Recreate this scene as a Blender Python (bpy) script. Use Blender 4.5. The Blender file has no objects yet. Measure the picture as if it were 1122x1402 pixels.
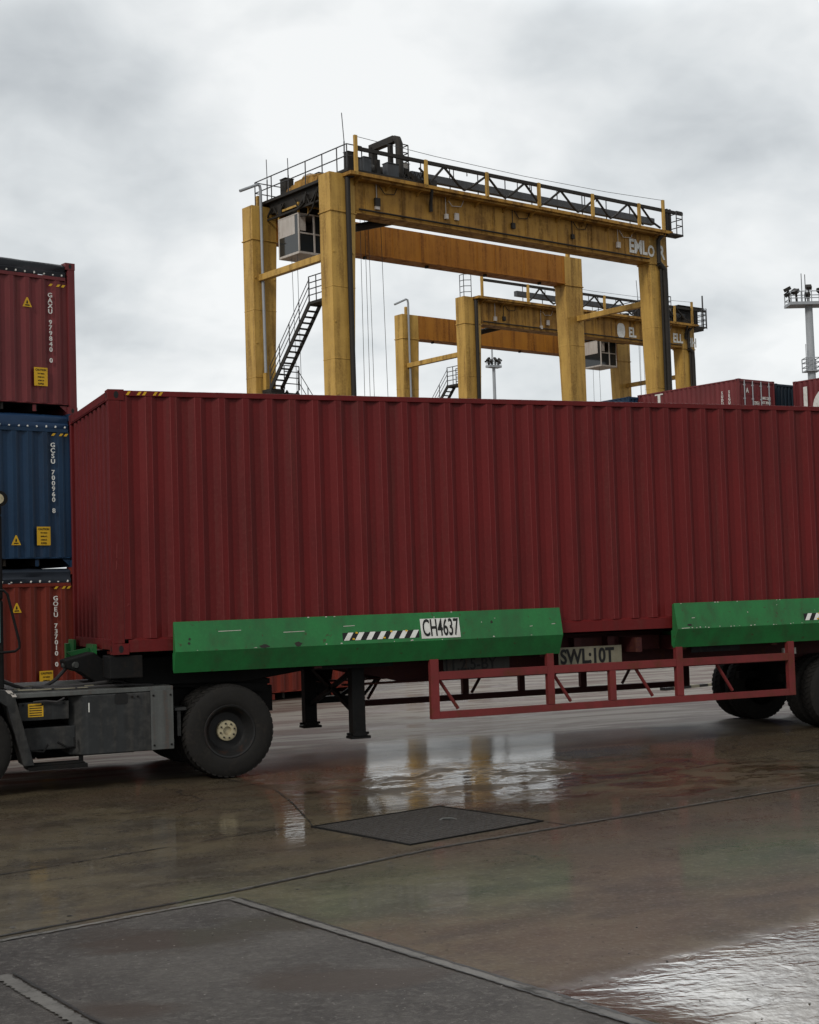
import bpy, math, random
from mathutils import Vector, Matrix
random.seed(7)
R = math.radians
S = bpy.context.scene
COL = S.collection

# ------------------------------------------------------------------ camera
cd = bpy.data.cameras.new('camera'); cam = bpy.data.objects.new('camera', cd); COL.objects.link(cam)
S.camera = cam
YAW, PITCH, ROLL = 0.39663, 0.05318, -0.03130
fw = Vector((math.sin(YAW)*math.cos(PITCH), math.cos(YAW)*math.cos(PITCH), math.sin(PITCH)))
r0 = Vector((math.cos(YAW), -math.sin(YAW), 0)); u0 = r0.cross(fw)
rr = math.cos(ROLL)*r0 + math.sin(ROLL)*u0; uu = -math.sin(ROLL)*r0 + math.cos(ROLL)*u0
m = Matrix((rr, uu, -fw)).transposed().to_4x4(); m.translation = Vector((-3.220, -16.113, 2.010))
cam.matrix_world = m
cd.sensor_fit = 'HORIZONTAL'; cd.sensor_width = 36; cd.lens = 2033.3/1122*36
cd.clip_start = 0.1; cd.clip_end = 4000

# ------------------------------------------------------------------ exposure
S.view_settings.view_transform = 'Standard'; S.view_settings.look = 'None'
S.view_settings.exposure = 0.0; S.view_settings.gamma = 1; S.view_settings.use_curve_mapping = False

# ------------------------------------------------------------------ node helper
class NT:
    def __init__(s, tree):
        s.t = tree; s.t.nodes.clear()
    def n(s, typ, ins=None, **props):
        nd = s.t.nodes.new(typ)
        for k, v in props.items(): setattr(nd, k, v)
        for k, v in (ins or {}).items():
            sock = nd.inputs[k]
            if isinstance(v, bpy.types.NodeSocket): s.t.links.new(v, sock)
            else:
                try: sock.default_value = v
                except Exception: sock.default_value = (*v, 1)
        return nd
    def math(s, op, a, b=0.0, c=0.0, clamp=False):
        return s.n('ShaderNodeMath', {0: a, 1: b, 2: c}, operation=op, use_clamp=clamp).outputs[0]
    def mix(s, f, a, b, blend='MIX'):
        nd = s.n('ShaderNodeMix', data_type='RGBA', blend_type=blend)
        for k, v in ((0, f), (6, a), (7, b)):
            if isinstance(v, bpy.types.NodeSocket): s.t.links.new(v, nd.inputs[k])
            elif k == 0: nd.inputs[0].default_value = v
            else: nd.inputs[k].default_value = (*v[:3], 1)
        return nd.outputs[2]
    def ramp(s, f, lo, hi, a=0.0, b=1.0):
        return s.n('ShaderNodeMapRange', {0: f, 1: lo, 2: hi, 3: a, 4: b}, interpolation_type='SMOOTHSTEP').outputs[0]
    def noise(s, vec, scale, detail=4, rough=0.55, dist=0.0):
        return s.n('ShaderNodeTexNoise', {'Vector': vec, 'Scale': scale, 'Detail': detail, 'Roughness': rough, 'Distortion': dist}).outputs[0]
    def scl(s, vec, sc, loc=(0, 0, 0), rot=(0, 0, 0)):
        return s.n('ShaderNodeMapping', {'Vector': vec, 'Scale': sc, 'Location': loc, 'Rotation': rot}).outputs[0]

# ------------------------------------------------------------------ sky: overcast, clouds over a Nishita sky
SUN_EL, SUN_AZ = R(36), R(232)          # azimuth clockwise from +Y
sund = Vector((math.sin(SUN_AZ)*math.cos(SUN_EL), math.cos(SUN_AZ)*math.cos(SUN_EL), math.sin(SUN_EL)))
W = bpy.data.worlds.new('World'); S.world = W; W.use_nodes = True
w = NT(W.node_tree)
sky = w.n('ShaderNodeTexSky', sky_type='NISHITA', sun_disc=False, sun_elevation=SUN_EL, sun_rotation=SUN_AZ)
gen = w.n('ShaderNodeTexCoord').outputs['Generated']
sp = w.n('ShaderNodeSeparateXYZ', {0: gen})
zc = w.math('MAXIMUM', sp.outputs[2], 0.0)
den = w.math('ADD', zc, 0.42)
px_ = w.math('DIVIDE', sp.outputs[0], den); py_ = w.math('DIVIDE', sp.outputs[1], den)
pv = w.n('ShaderNodeCombineXYZ', {0: px_, 1: py_, 2: 0.0}).outputs[0]
n1 = w.noise(w.scl(pv, (1.0, 1.0, 1), (3.1, 7.7, 0)), 2.0, 5, 0.5, 0.4)
n2 = w.noise(w.scl(pv, (1.0, 1.0, 1), (9.1, 2.7, 0)), 6.0, 4, 0.5, 0.3)
n3 = w.noise(w.scl(pv, (1.0, 1.0, 1), (2.1, 5.7, 0)), 15.0, 4, 0.55, 0.4)
cl = w.math('ADD', w.math('MULTIPLY', n1, 0.62), w.math('ADD', w.math('MULTIPLY', n2, 0.27), w.math('MULTIPLY', n3, 0.11)))
def blob(d, r0_, r1_):
    dv = Vector(d).normalized()
    dt = w.n('ShaderNodeVectorMath', {0: gen, 1: dv}, operation='DOT_PRODUCT').outputs['Value']
    ac = w.math('ARCCOSINE', dt)
    return w.ramp(ac, r0_, r1_, 1.0, 0.0)
for d, a, b, k in (((.50, .81, .30), .02, .17, -.115), ((.17, .94, .285), .02, .16, -.11), ((.57, .76, .33), .02, .11, -.05),
                   ((.37, .86, .345), .02, .14, .07), ((.32, .92, .20), .02, .20, .09)):
    cl = w.math('ADD', cl, w.math('MULTIPLY', blob(d, a, b), k))
ccol = w.n('ShaderNodeValToRGB', {0: cl}); cr = ccol.color_ramp
cr.elements[0].position = 0.30; cr.elements[0].color = (0.42, 0.45, 0.475, 1)
cr.elements[1].position = 0.57; cr.elements[1].color = (0.87, 0.885, 0.885, 1)
e = cr.elements.new(0.44); e.color = (0.66, 0.69, 0.705, 1)
glow = blob((.45, .70, .60), .10, .27)                       # bright patch added to the sky out of view, for the puddle reflections
zen = w.math('MULTIPLY', w.math('ADD', 1.0, w.math('MULTIPLY', glow, 3.8)), w.ramp(sp.outputs[1], -.15, .35, .78, 1.0))  # applies the added glow and dims the unseen sky behind the camera
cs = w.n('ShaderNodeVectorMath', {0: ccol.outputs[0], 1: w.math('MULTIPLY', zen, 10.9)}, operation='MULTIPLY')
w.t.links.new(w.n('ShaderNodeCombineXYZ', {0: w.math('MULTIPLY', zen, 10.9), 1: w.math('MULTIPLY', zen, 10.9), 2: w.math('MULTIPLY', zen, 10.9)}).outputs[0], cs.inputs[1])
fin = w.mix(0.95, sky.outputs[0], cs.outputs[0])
bg = w.n('ShaderNodeBackground', {'Color': fin, 'Strength': 0.1})
wo = w.n('ShaderNodeOutputWorld', {'Surface': bg.outputs[0]})

sl = bpy.data.lights.new('sun', 'SUN'); so = bpy.data.objects.new('sun', sl); COL.objects.link(so)
sl.energy = 1.4; sl.angle = R(14); sl.color = (1, 0.96, 0.9)
so.rotation_euler = (-sund).to_track_quat('-Z', 'Y').to_euler(); so.location = (0, 0, 60)

# ------------------------------------------------------------------ materials
def new_mat(name):
    mt = bpy.data.materials.new(name); mt.use_nodes = True
    t = NT(mt.node_tree)
    out = t.n('ShaderNodeOutputMaterial'); b = t.n('ShaderNodeBsdfPrincipled')
    t.t.links.new(b.outputs[0], out.inputs[0])
    return mt, t, b
def setin(t, b, **kw):
    for k, v in kw.items():
        k = k.replace('_', ' ')
        if isinstance(v, bpy.types.NodeSocket): t.t.links.new(v, b.inputs[k])
        elif isinstance(v, tuple) and len(v) == 3: b.inputs[k].default_value = (*v, 1)
        else: b.inputs[k].default_value = v
def objco(t):
    tc = t.n('ShaderNodeTexCoord').outputs['Object']
    rnd = t.n('ShaderNodeObjectInfo').outputs['Random']
    off = t.math('MULTIPLY', rnd, 37.0)
    return t.n('ShaderNodeVectorMath', {0: tc, 1: t.n('ShaderNodeCombineXYZ', {0: off, 1: off, 2: off}).outputs[0]}, operation='ADD').outputs[0]
def paint(name, base, dark=None, rust=(0.10, 0.035, 0.012), rust_amt=0.3, var=0.35, rough=0.45, streak=(5, 5, 0.35), metal=0.0, bump=0.15, spots=0.0, coat=0.0, fine=30, spec=.22, rlo=.50, rhi=.68):
    mt, t, b = new_mat(name)
    co = objco(t)
    dark = dark or tuple(c*0.45 for c in base)
    big = t.noise(co, 0.8, 5, 0.6)
    st = t.noise(t.scl(co, streak), 1.6, 6, 0.62)
    fn = t.noise(co, fine, 4, 0.6)
    f1 = t.math('MULTIPLY', t.ramp(t.math('ADD', t.math('MULTIPLY', big, .5), t.math('MULTIPLY', st, .5)), 0.36, 0.66), var)
    c = t.mix(f1, base, dark)
    rs = t.math('MULTIPLY', t.ramp(t.math('ADD', t.math('MULTIPLY', st, .65), t.math('MULTIPLY', fn, .35)), rlo, rhi), rust_amt)
    c = t.mix(rs, c, rust)
    if spots:
        sv = t.noise(co, 14, 3, 0.5)
        c = t.mix(t.math('MULTIPLY', t.ramp(sv, 0.66, 0.72), spots), c, rust)
    c = t.mix(t.math('MULTIPLY', t.ramp(fn, .45, .75), .14), c, tuple(min(1, x*1.6+.01) for x in base))
    ro = t.math('ADD', rough, t.math('MULTIPLY', t.math('SUBTRACT', fn, .5), .35))
    ro = t.math('ADD', ro, t.math('MULTIPLY', rs, .3), clamp=True)
    bm = t.n('ShaderNodeBump', {'Strength': bump, 'Distance': 0.01, 'Height': t.math('ADD', t.math('MULTIPLY', big, 1.5), t.math('MULTIPLY', fn, .25))})
    setin(t, b, Base_Color=c, Roughness=ro, Normal=bm.outputs[0], Metallic=metal, Specular_IOR_Level=spec)
    if coat: setin(t, b, Coat_Weight=coat, Coat_Roughness=0.15)
    return mt
M = {}
M['red'] = paint('container_red_paint', (0.124, 0.0115, 0.0118), (0.068, 0.0095, 0.0095), rust=(0.095, 0.028, 0.023), rust_amt=.45, var=.55, rough=.42, streak=(5, 5, .25), bump=.25, spec=.15)
M['red_pale'] = paint('pale_red_paint', (0.200, 0.038, 0.037), (0.14, 0.024, 0.024), rust_amt=.1, var=1.0, rough=.5, streak=(3, 3, .3))
M['maroon_pale'] = paint('pale_maroon_paint', (0.21, 0.055, 0.052), (0.14, 0.03, 0.028), rust_amt=.1, var=1.0, rough=.5, streak=(3, 3, .3))
M['blue_pale'] = paint('pale_blue_paint', (0.022, 0.058, 0.105), (0.012, 0.035, 0.07), rust_amt=.1, var=1.0, rough=.5, streak=(3, 3, .3))
M['maroon'] = paint('container_maroon_paint', (0.150, 0.028, 0.030), (0.07, 0.016, 0.018), rust_amt=.2, var=.6, rough=.45, streak=(5, 5, .25), bump=.25)
M['brick'] = paint('container_brick_red_paint', (0.16, 0.022, 0.012), (0.085, 0.014, 0.009), rust_amt=.25, var=.6, rough=.5, streak=(5, 5, .25), bump=.25)
M['blue'] = paint('container_blue_paint', (0.010, 0.034, 0.075), (0.007, 0.018, 0.038), rust=(0.06, 0.04, 0.03), rust_amt=.15, var=.7, rough=.45, streak=(5, 5, .25), bump=.2)
M['navy'] = paint('container_dark_blue_paint', (0.010, 0.022, 0.035), rust_amt=.15, var=.5, rough=.5, streak=(5, 5, .3))
M['green'] = paint('green_guide_paint', (0.022, 0.165, 0.045), (0.024, 0.070, 0.032), rust=(0.05, 0.03, 0.018), rust_amt=.35, var=.55, rough=.42, streak=(2.5, 2.5, 1.2), spots=.65, bump=.3)
M['chassis_red'] = paint('chassis_red_paint', (0.17, 0.026, 0.026), (0.07, 0.018, 0.017), rust_amt=.8, var=.6, rough=.55, streak=(3, 3, 2), spots=.5)
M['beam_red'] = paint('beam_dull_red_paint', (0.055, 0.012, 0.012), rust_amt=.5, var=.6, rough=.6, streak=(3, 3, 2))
M['black'] = paint('black_steel', (0.010, 0.010, 0.010), rust=(0.03, 0.02, 0.014), spec=.1, rust_amt=.4, var=.5, rough=.6, streak=(3, 3, 1.5))
M['grey_steel'] = paint('dirty_grey_steel', (0.032, 0.034, 0.035), (0.014, 0.014, 0.014), rust=(0.085, 0.08, 0.072), rust_amt=.42, var=.95, rough=.5, streak=(6, 6, .22), bump=.15, spec=.15, rlo=.45, rhi=.66, fine=12)
M['light_steel'] = paint('worn_grey_steel', (0.10, 0.105, 0.10), (0.045, 0.045, 0.043), rust_amt=.3, var=.7, rough=.45, streak=(8, 8, .5))
M['yellow'] = paint('crane_yellow_paint', (0.53, 0.325, 0.080), (0.34, 0.195, 0.045), rust=(0.075, 0.036, 0.013), rust_amt=.62, var=.75, rlo=.475, rhi=.66, rough=.5, streak=(1.6, 1.6, .14), spots=.35, fine=9, bump=.1)
M['yellow_rust'] = paint('crane_stained_yellow_paint', (0.40, 0.215, 0.038), (0.22, 0.105, 0.02), rust=(0.060, 0.028, 0.010), rust_amt=.72, var=.85, rlo=.46, rhi=.64, rough=.55, streak=(1.5, 1.5, .16), spots=.3, fine=8, bump=.1)
M['orange'] = paint('crane_orange_rusted_paint', (0.38, 0.155, 0.018), (0.25, 0.09, 0.012), rust=(0.11, 0.035, 0.010), rust_amt=.8, var=.7, rlo=.47, rhi=.66, rough=.55, streak=(1.5, 1.5, .1), spots=.3, fine=8, bump=.1)
M['tarp'] = paint('black_tarpaulin', (0.016, 0.018, 0.022), rust=(0.05, 0.025, 0.03), rust_amt=.3, var=.5, rough=.4, streak=(.6, .6, 6), bump=.8)
M['blue_tarp'] = paint('blue_tarpaulin', (0.012, 0.036, 0.085), rust=(0.02, 0.03, 0.05), rust_amt=.3, var=.5, rough=.4, streak=(.6, .6, 6), bump=.8)
M['dark_tarp'] = paint('slate_tarpaulin', (0.02, 0.026, 0.036), rust=(0.02, 0.02, 0.03), rust_amt=.3, var=.5, rough=.45, streak=(.6, .6, 6), bump=.8)
M['white'] = paint('white_paint', (0.70, 0.70, 0.66), (0.42, 0.40, 0.36), rust=(0.3, 0.25, 0.2), rust_amt=.3, var=.5, rough=.5, streak=(4, 4, 4))
M['cab_white'] = paint('cab_off_white_paint', (0.50, 0.46, 0.42), (0.3, 0.26, 0.22), rust=(0.16, 0.10, 0.05), rust_amt=.35, var=.4, rough=.45, streak=(4, 4, .5), fine=8)
M['cream'] = paint('dirty_cream_plate', (0.24, 0.22, 0.16), (0.13, 0.12, 0.08), rust=(0.1, 0.07, 0.04), rust_amt=.4, var=.6, rough=.6, streak=(5, 5, 3))
M['dim_plate'] = paint('shaded_plate', (0.055, 0.055, 0.05), rust_amt=.4, var=.6, rough=.7)  # the shadow over this plate is put into its dark colour
M['sign_yellow'] = paint('yellow_sticker', (0.62, 0.37, 0.02), (0.45, 0.25, 0.02), rust_amt=.2, var=.4, rough=.5, fine=60)
M['ink'] = paint('black_lettering', (0.012, 0.012, 0.012), rust_amt=.1, var=.2, rough=.5)
M['rubber'] = paint('tyre_rubber', (0.019, 0.0178, 0.0165), (0.011, 0.0105, 0.010), rust=(0.036, 0.031, 0.026), rust_amt=.5, var=.5, rough=.75, streak=(4, 4, 4), bump=.4, spec=.1)
M['hub'] = paint('cream_hub_paint', (0.42, 0.37, 0.24), (0.26, 0.22, 0.14), rust=(0.09, 0.045, 0.02), rust_amt=.6, var=.5, rough=.55, spots=.5, streak=(6, 6, 6))
M['rim'] = paint('black_rim_paint', (0.016, 0.016, 0.016), rust_amt=.3, var=.4, rough=.5)
M['galv'] = paint('galvanised_steel', (0.34, 0.36, 0.38), (0.22, 0.235, 0.25), rust_amt=.05, var=.5, rough=.5, streak=(2, 2, .3), fine=6)
M['rail_dark'] = paint('dark_railing_paint', (0.06, 0.062, 0.066), rust_amt=.3, var=.4, rough=.55)
M['dk'] = paint('dark_machinery_paint', (0.026, 0.023, 0.02), rust=(0.06, 0.04, 0.02), rust_amt=.45, var=.5, rough=.6)
M['tray'] = paint('grey_cable_tray', (0.085, 0.092, 0.10), rust_amt=.2, var=.5, rough=.6)
M['hose'] = paint('hose_rubber', (0.05, 0.047, 0.047), rust_amt=.05, var=.3, rough=.4)
mt, t, b = new_mat('dark_glass'); setin(t, b, Base_Color=(0.02, 0.024, 0.026), Roughness=.08, Specular_IOR_Level=.6); M['glass'] = mt
mt, t, b = new_mat('tinted_cab_glass'); setin(t, b, Base_Color=(0.05, 0.11, 0.10), Roughness=.08); M['teal_glass'] = mt

# ------------------------------------------------------------------ mesh builder
class MB:
    def __init__(s, off=(0, 0, 0)):
        s.v = []; s.f = []; s.mi = []; s.cur = 0; s.off = Vector(off)
    def add(s, vs, fs):
        k = len(s.v); s.v += [Vector(v) for v in vs]
        for f in fs: s.f.append([i+k for i in f]); s.mi.append(s.cur)
    def box(s, x0, x1, y0, y1, z0, z1):
        s.add([(x, y, z) for z in (z0, z1) for y in (y0, y1) for x in (x0, x1)],
              [(0, 2, 3, 1), (4, 5, 7, 6), (0, 1, 5, 4), (2, 6, 7, 3), (0, 4, 6, 2), (1, 3, 7, 5)])
    def hexa(s, lo, hi):         # two quads (ccw from above), lower and upper
        s.add(list(lo)+list(hi), [(3, 2, 1, 0), (4, 5, 6, 7), (0, 1, 5, 4), (1, 2, 6, 5), (2, 3, 7, 6), (3, 0, 4, 7)])
    def bar(s, p, q, w, h=None, up=(0, 0, 1)):
        p, q = Vector(p), Vector(q); h = h or w; d = (q-p).normalized(); up = Vector(up)
        if abs(d.dot(up)) > .98: up = Vector((0, 1, 0))
        a = d.cross(up).normalized()*w/2; c = a.cross(d).normalized()*h/2
        s.add([p-a-c, p+a-c, p+a+c, p-a+c, q-a-c, q+a-c, q+a+c, q-a+c],
              [(3, 2, 1, 0), (4, 5, 6, 7), (0, 1, 5, 4), (1, 2, 6, 5), (2, 3, 7, 6), (3, 0, 4, 7)])
    def path(s, pts, r, n=8):
        pts = [Vector(p) for p in pts]; rings = []; k = len(s.v); prev = None
        for i, p in enumerate(pts):
            d = (pts[min(i+1, len(pts)-1)]-pts[max(i-1, 0)]).normalized()
            up = Vector((0, 0, 1)) if abs(d.z) < .95 else Vector((0, 1, 0))
            a = d.cross(up).normalized() if prev is None else (prev-d*prev.dot(d)).normalized()
            prev = a; c = d.cross(a)
            rings.append([p+a*r*math.cos(t)+c*r*math.sin(t) for t in [2*math.pi*j/n for j in range(n)]])
        for rg in rings: s.v += rg
        for i in range(len(pts)-1):
            for j in range(n):
                s.f.append([k+i*n+j, k+i*n+(j+1) % n, k+(i+1)*n+(j+1) % n, k+(i+1)*n+j]); s.mi.append(s.cur)
        s.f.append([k+j for j in range(n)][::-1]); s.mi.append(s.cur)
        s.f.append([k+(len(pts)-1)*n+j for j in range(n)]); s.mi.append(s.cur)
    def tube(s, p, q, r, n=8): s.path([p, q], r, n)
    def prism(s, poly, axis, a, b):   # polygon in the two other axes (ordered), extruded along axis a..b
        n = len(poly)
        def P(u, v, t): return {'x': (t, u, v), 'y': (u, t, v), 'z': (u, v, t)}[axis]
        s.add([P(u, v, a) for u, v in poly]+[P(u, v, b) for u, v in poly],
              [list(range(n))[::-1], list(range(n, 2*n))]+[(i, (i+1) % n, n+(i+1) % n, n+i) for i in range(n)])
    def lathe(s, prof, c, n=48):  # around the y axis through c; prof = (y, r), open profile
        k = len(s.v); c = Vector(c); m_ = len(prof)
        for j in range(n):
            t = 2*math.pi*j/n
            for y, r in prof: s.v.append(c+Vector((r*math.cos(t), y, r*math.sin(t))))
        for j in range(n):
            for i in range(m_-1):
                s.f.append([k+j*m_+i, k+j*m_+i+1, k+((j+1) % n)*m_+i+1, k+((j+1) % n)*m_+i]); s.mi.append(s.cur)
    def quad(s, *p): s.add(p, [(0, 1, 2, 3)])
    def text(s, body, o, right, up, size, sx=1.0, off=0.0, depth=0.002, align='LEFT'):
        vs, fs, wd = text_geo(body, off)
        o, right, up = Vector(o), Vector(right).normalized(), Vector(up).normalized(); nn = right.cross(up)
        sh = {'LEFT': 0, 'CENTER': -wd/2, 'RIGHT': -wd}[align]
        s.add([o+right*(v[0]+sh)*size*sx+up*v[1]*size+nn*v[2]*depth/.01 for v in vs], fs)
    def build(s, name, mats, parent=None, smooth=None, bev=0, normals=True):
        me = bpy.data.meshes.new(name)
        me.from_pydata([v-s.off for v in s.v], [], s.f)
        mats = mats if isinstance(mats, (list, tuple)) else [mats]
        for x in mats: me.materials.append(M[x] if isinstance(x, str) else x)
        me.polygons.foreach_set('material_index', s.mi)
        if normals:
            import bmesh
            bm = bmesh.new(); bm.from_mesh(me); bmesh.ops.recalc_face_normals(bm, faces=bm.faces); bm.to_mesh(me); bm.free()
        if smooth:
            me.polygons.foreach_set('use_smooth', [True]*len(me.polygons)); me.set_sharp_from_angle(angle=R(smooth))
        me.update()
        o = bpy.data.objects.new(name, me); COL.objects.link(o)
        if parent: o.parent = parent
        if bev:
            md = o.modifiers.new('bevel', 'BEVEL'); md.width = bev; md.segments = 2; md.limit_method = 'ANGLE'; md.angle_limit = R(40)
        return o
_tc = {}
def text_geo(body, off):
    k = (body, off)
    if k not in _tc:
        cu = bpy.data.curves.new('lettering', 'FONT'); cu.body = body; cu.size = 1; cu.offset = off; cu.extrude = 0.01; cu.resolution_u = 4
        ob = bpy.data.objects.new('lettering', cu); COL.objects.link(ob)
        dg = bpy.context.evaluated_depsgraph_get(); me = bpy.data.meshes.new_from_object(ob.evaluated_get(dg))
        vs = [tuple(v.co) for v in me.vertices]; fs = [tuple(p.vertices) for p in me.polygons]
        x0 = min(v[0] for v in vs); vs = [(v[0]-x0, v[1], v[2]) for v in vs]
        _tc[k] = (vs, fs, max(v[0] for v in vs))
        bpy.data.objects.remove(ob); bpy.data.meshes.remove(me); bpy.data.curves.remove(cu)
    return _tc[k]
def tag(o, label=None, cat=None, group=None, kind=None):
    if label: o['label'] = label
    if cat: o['category'] = cat
    if group: o['group'] = group
    if kind: o['kind'] = kind
    return o
def thing(name, label, cat, loc=(0, 0, 0), rotz=0, group=None):
    o = bpy.data.objects.new(name, None); COL.objects.link(o); o.empty_display_size = .3
    o.location = loc; o.rotation_euler = (0, 0, rotz)
    return tag(o, label, cat, group)
def kids(o): return list(o.children)
def dup(o, loc, rotz, label, group=None, mats=None):
    def rec(src, par):
        c = src.copy(); COL.objects.link(c); c.parent = par
        for ch in kids(src): rec(ch, c)
        return c
    c = src_root = o.copy(); COL.objects.link(c); c.location = loc; c.rotation_euler = (0, 0, rotz); c['label'] = label
    if group: c['group'] = group
    for ch in kids(o): rec(ch, c)
    return c

YARD = 0.306          # the yard's grid is turned about 17.5 degrees against the lorry

# ------------------------------------------------------------------ ground
cy, sy = math.cos(YARD), math.sin(YARD)
def uv_(x, y): return x*cy+y*sy, -x*sy+y*cy
def sstep(a, b, x):
    t = min(1, max(0, (x-a)/(b-a))); return t*t*(3-2*t)
def gz(x, y):
    u, v = uv_(x, y)
    z0 = .0086*min(0.0, y)                   # the yard falls gently towards the camera
    if v > -8.42: return z0
    q = -8.42-v                              # dip beyond this line, shaped so its water mirrors the bright sky
    d = 0 if q < 0 else (0.075*q*q/0.8 if q < .8 else 0.06+0.15*(q-.8) if q < 2.2 else 0.27)
    return z0-d*sstep(-2.75, -1.9, u)
def axis(lo, hi, st, far):
    a = [lo+i*st for i in range(int(round((hi-lo)/st))+1)]; g = st; r_ = []
    x = hi
    while x < far: g *= 1.35; x += g; r_.append(x)
    g = st; l_ = []; x = lo
    while x > -far: g *= 1.35; x -= g; l_.append(x)
    return l_[::-1]+a+r_
xs, ys = axis(-8, 14, .22, 1600), axis(-17, 8, .2, 1600)
g = MB(); nx = len(xs)
g.v = [Vector((x, y, gz(x, y))) for y in ys for x in xs]
for j in range(len(ys)-1):
    for i in range(nx-1):
        g.f.append([j*nx+i, j*nx+i+1, (j+1)*nx+i+1, (j+1)*nx+i]); g.mi.append(0)

mt, t, b = new_mat('wet_concrete')
pos = t.n('ShaderNodeNewGeometry').outputs['Position']
yv = t.n('ShaderNodeMapping', {'Vector': pos, 'Rotation': (0, 0, -YARD)}).outputs[0]
sep = t.n('ShaderNodeSeparateXYZ', {0: pos}); sy_ = t.n('ShaderNodeSeparateXYZ', {0: yv})
X, Y = sep.outputs[0], sep.outputs[1]; U, V = sy_.outputs[0], sy_.outputs[1]
nb = t.noise(pos, .45, 6, .6); nm = t.noise(pos, 1.7, 6, .6); nf = t.noise(pos, 28, 5, .65); nff = t.noise(pos, 140, 3, .6)
nst = t.noise(t.scl(pos, (.9, 1.7, 1), rot=(0, 0, -.25)), 1.0, 7, .62, .5)
nst2 = t.noise(t.scl(pos, (.35, 2.2, 1), (5, 3, 0), rot=(0, 0, -.1)), 1.0, 7, .65, .8)
PX = t.math('SUBTRACT', t.math('MULTIPLY', X, .92), t.math('MULTIPLY', Y, .39)); QX = t.math('ADD', t.math('MULTIPLY', X, .39), t.math('MULTIPLY', Y, .92))
def ell(cx, cy_, rx, ry, wob=.55, nz=None):
    dx = t.math('DIVIDE', t.math('SUBTRACT', PX, cx), rx); dy = t.math('DIVIDE', t.math('SUBTRACT', QX, cy_), ry)
    d = t.math('SQRT', t.math('ADD', t.math('MULTIPLY', dx, dx), t.math('MULTIPLY', dy, dy)))
    return t.math('ADD', d, t.math('MULTIPLY', t.math('SUBTRACT', nz or nm, .5), wob*2))
pudA = t.ramp(ell(4.9, -.25, 3.6, 1.55, .8, nst), .7, 1.05, 1, 0)
brk = t.noise(t.scl(pos, (1.5, 2.4, 1), rot=(0, 0, -.4)), 1.1, 6, .65, .8); ellA = pudA; brk = t.ramp(brk, .45, .53, .0, 1.0); pudA = t.math('MULTIPLY', ellA, brk)
pudC = t.ramp(ell(10.6, 1.6, 2.6, 1.5, .9, nst), .7, 1.05, 1, 0)
pudD = t.ramp(ell(1.0, -3.0, 2.4, 1.2, .9, nst), .6, 1.1, .65, 0)
vB = t.math('ADD', V, t.math('MULTIPLY', t.math('SUBTRACT', nm, .5), .5))
pudB = t.math('MULTIPLY', t.ramp(vB, -8.95, -8.72, 1, 0), t.ramp(U, -2.9, -2.6))
pud = t.math('MAXIMUM', t.math('MAXIMUM', pudA, pudB), t.math('MAXIMUM', pudC, pudD))
# wetness: film over everything on the near side, drier beyond the lorry's near wheels
edge_y = t.math('ADD', t.math('MULTIPLY', t.math('SUBTRACT', X, 2.6), -.18), 2.9)
kx = t.ramp(X, 1.4, 3.0); edge_y = t.math('ADD', t.math('MULTIPLY', edge_y, kx), t.math('MULTIPLY', .75, t.math('SUBTRACT', 1.0, kx)))
yw = t.math('ADD', t.math('SUBTRACT', Y, edge_y), t.math('MULTIPLY', t.math('SUBTRACT', nst, .5), t.math('ADD', .8, t.math('MULTIPLY', kx, 1.6))))
near = t.ramp(yw, -.45, .45, 1, 0)
film = t.math('ADD', t.math('MULTIPLY', near, .80), t.math('MULTIPLY', t.ramp(nst2, .50, .62), t.math('SUBTRACT', .5, t.math('MULTIPLY', near, .42))), clamp=True)
film = t.math('MULTIPLY', film, t.ramp(nst, .30, .52, .78, 1.0))
film = t.math('MULTIPLY', film, t.math('SUBTRACT', 1.0, t.math('MULTIPLY', t.math('MULTIPLY', ellA, t.math('SUBTRACT', 1.0, brk)), .72)))
film = t.math('MULTIPLY', film, t.ramp(t.math('ADD', t.math('MULTIPLY', nf, .6), t.math('MULTIPLY', nm, .4)), .40, .60, 1.0, .72))
film = t.math('MULTIPLY', film, t.ramp(Y, -.3, 1.0, 1.0, .40))
wet = t.math('MAXIMUM', film, pud)
dry_c = t.mix(nb, (.165, .145, .120), (.225, .20, .168))
dry_c = t.mix(t.math('MULTIPLY', t.ramp(nst2, .45, .54), .85), dry_c, (.080, .042, .030))
dry_c = t.mix(t.math('MULTIPLY', t.ramp(nf, .45, .75), .35), dry_c, (.12, .11, .10))
wet_c = t.mix(t.ramp(nst, .34, .62), (.032, .023, .012), (.094, .073, .040))
right = t.ramp(t.math('ADD', U, t.math('MULTIPLY', t.math('SUBTRACT', nb, .5), 5.0)), -2.0, 2.0)
wet_c = t.mix(t.math('MULTIPLY', right, t.ramp(V, -4.8, -5.6, .35, .8)), wet_c, t.mix(t.ramp(nst, .34, .62), (.024, .0155, .008), (.058, .038, .0215)))
bl = t.noise(pos, 3.6, 6, .68); wet_c = t.mix(t.ramp(bl, .50, .66, 0, .6), wet_c, (.026, .020, .014)); wet_c = t.mix(t.ramp(t.noise(pos, 6.5, 5, .7), .56, .70, 0, .4), wet_c, (.15, .13, .10))
wet_c = t.mix(t.ramp(nb, .45, .64, 0, .5), wet_c, (.074, .045, .026))
wet_c = t.mix(t.math('MULTIPLY', t.ramp(nf, .5, .8), .5), wet_c, (.18, .155, .125))
col = t.mix(t.math('MAXIMUM', wet, t.math('MULTIPLY', near, .96)), dry_c, wet_c)
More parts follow.
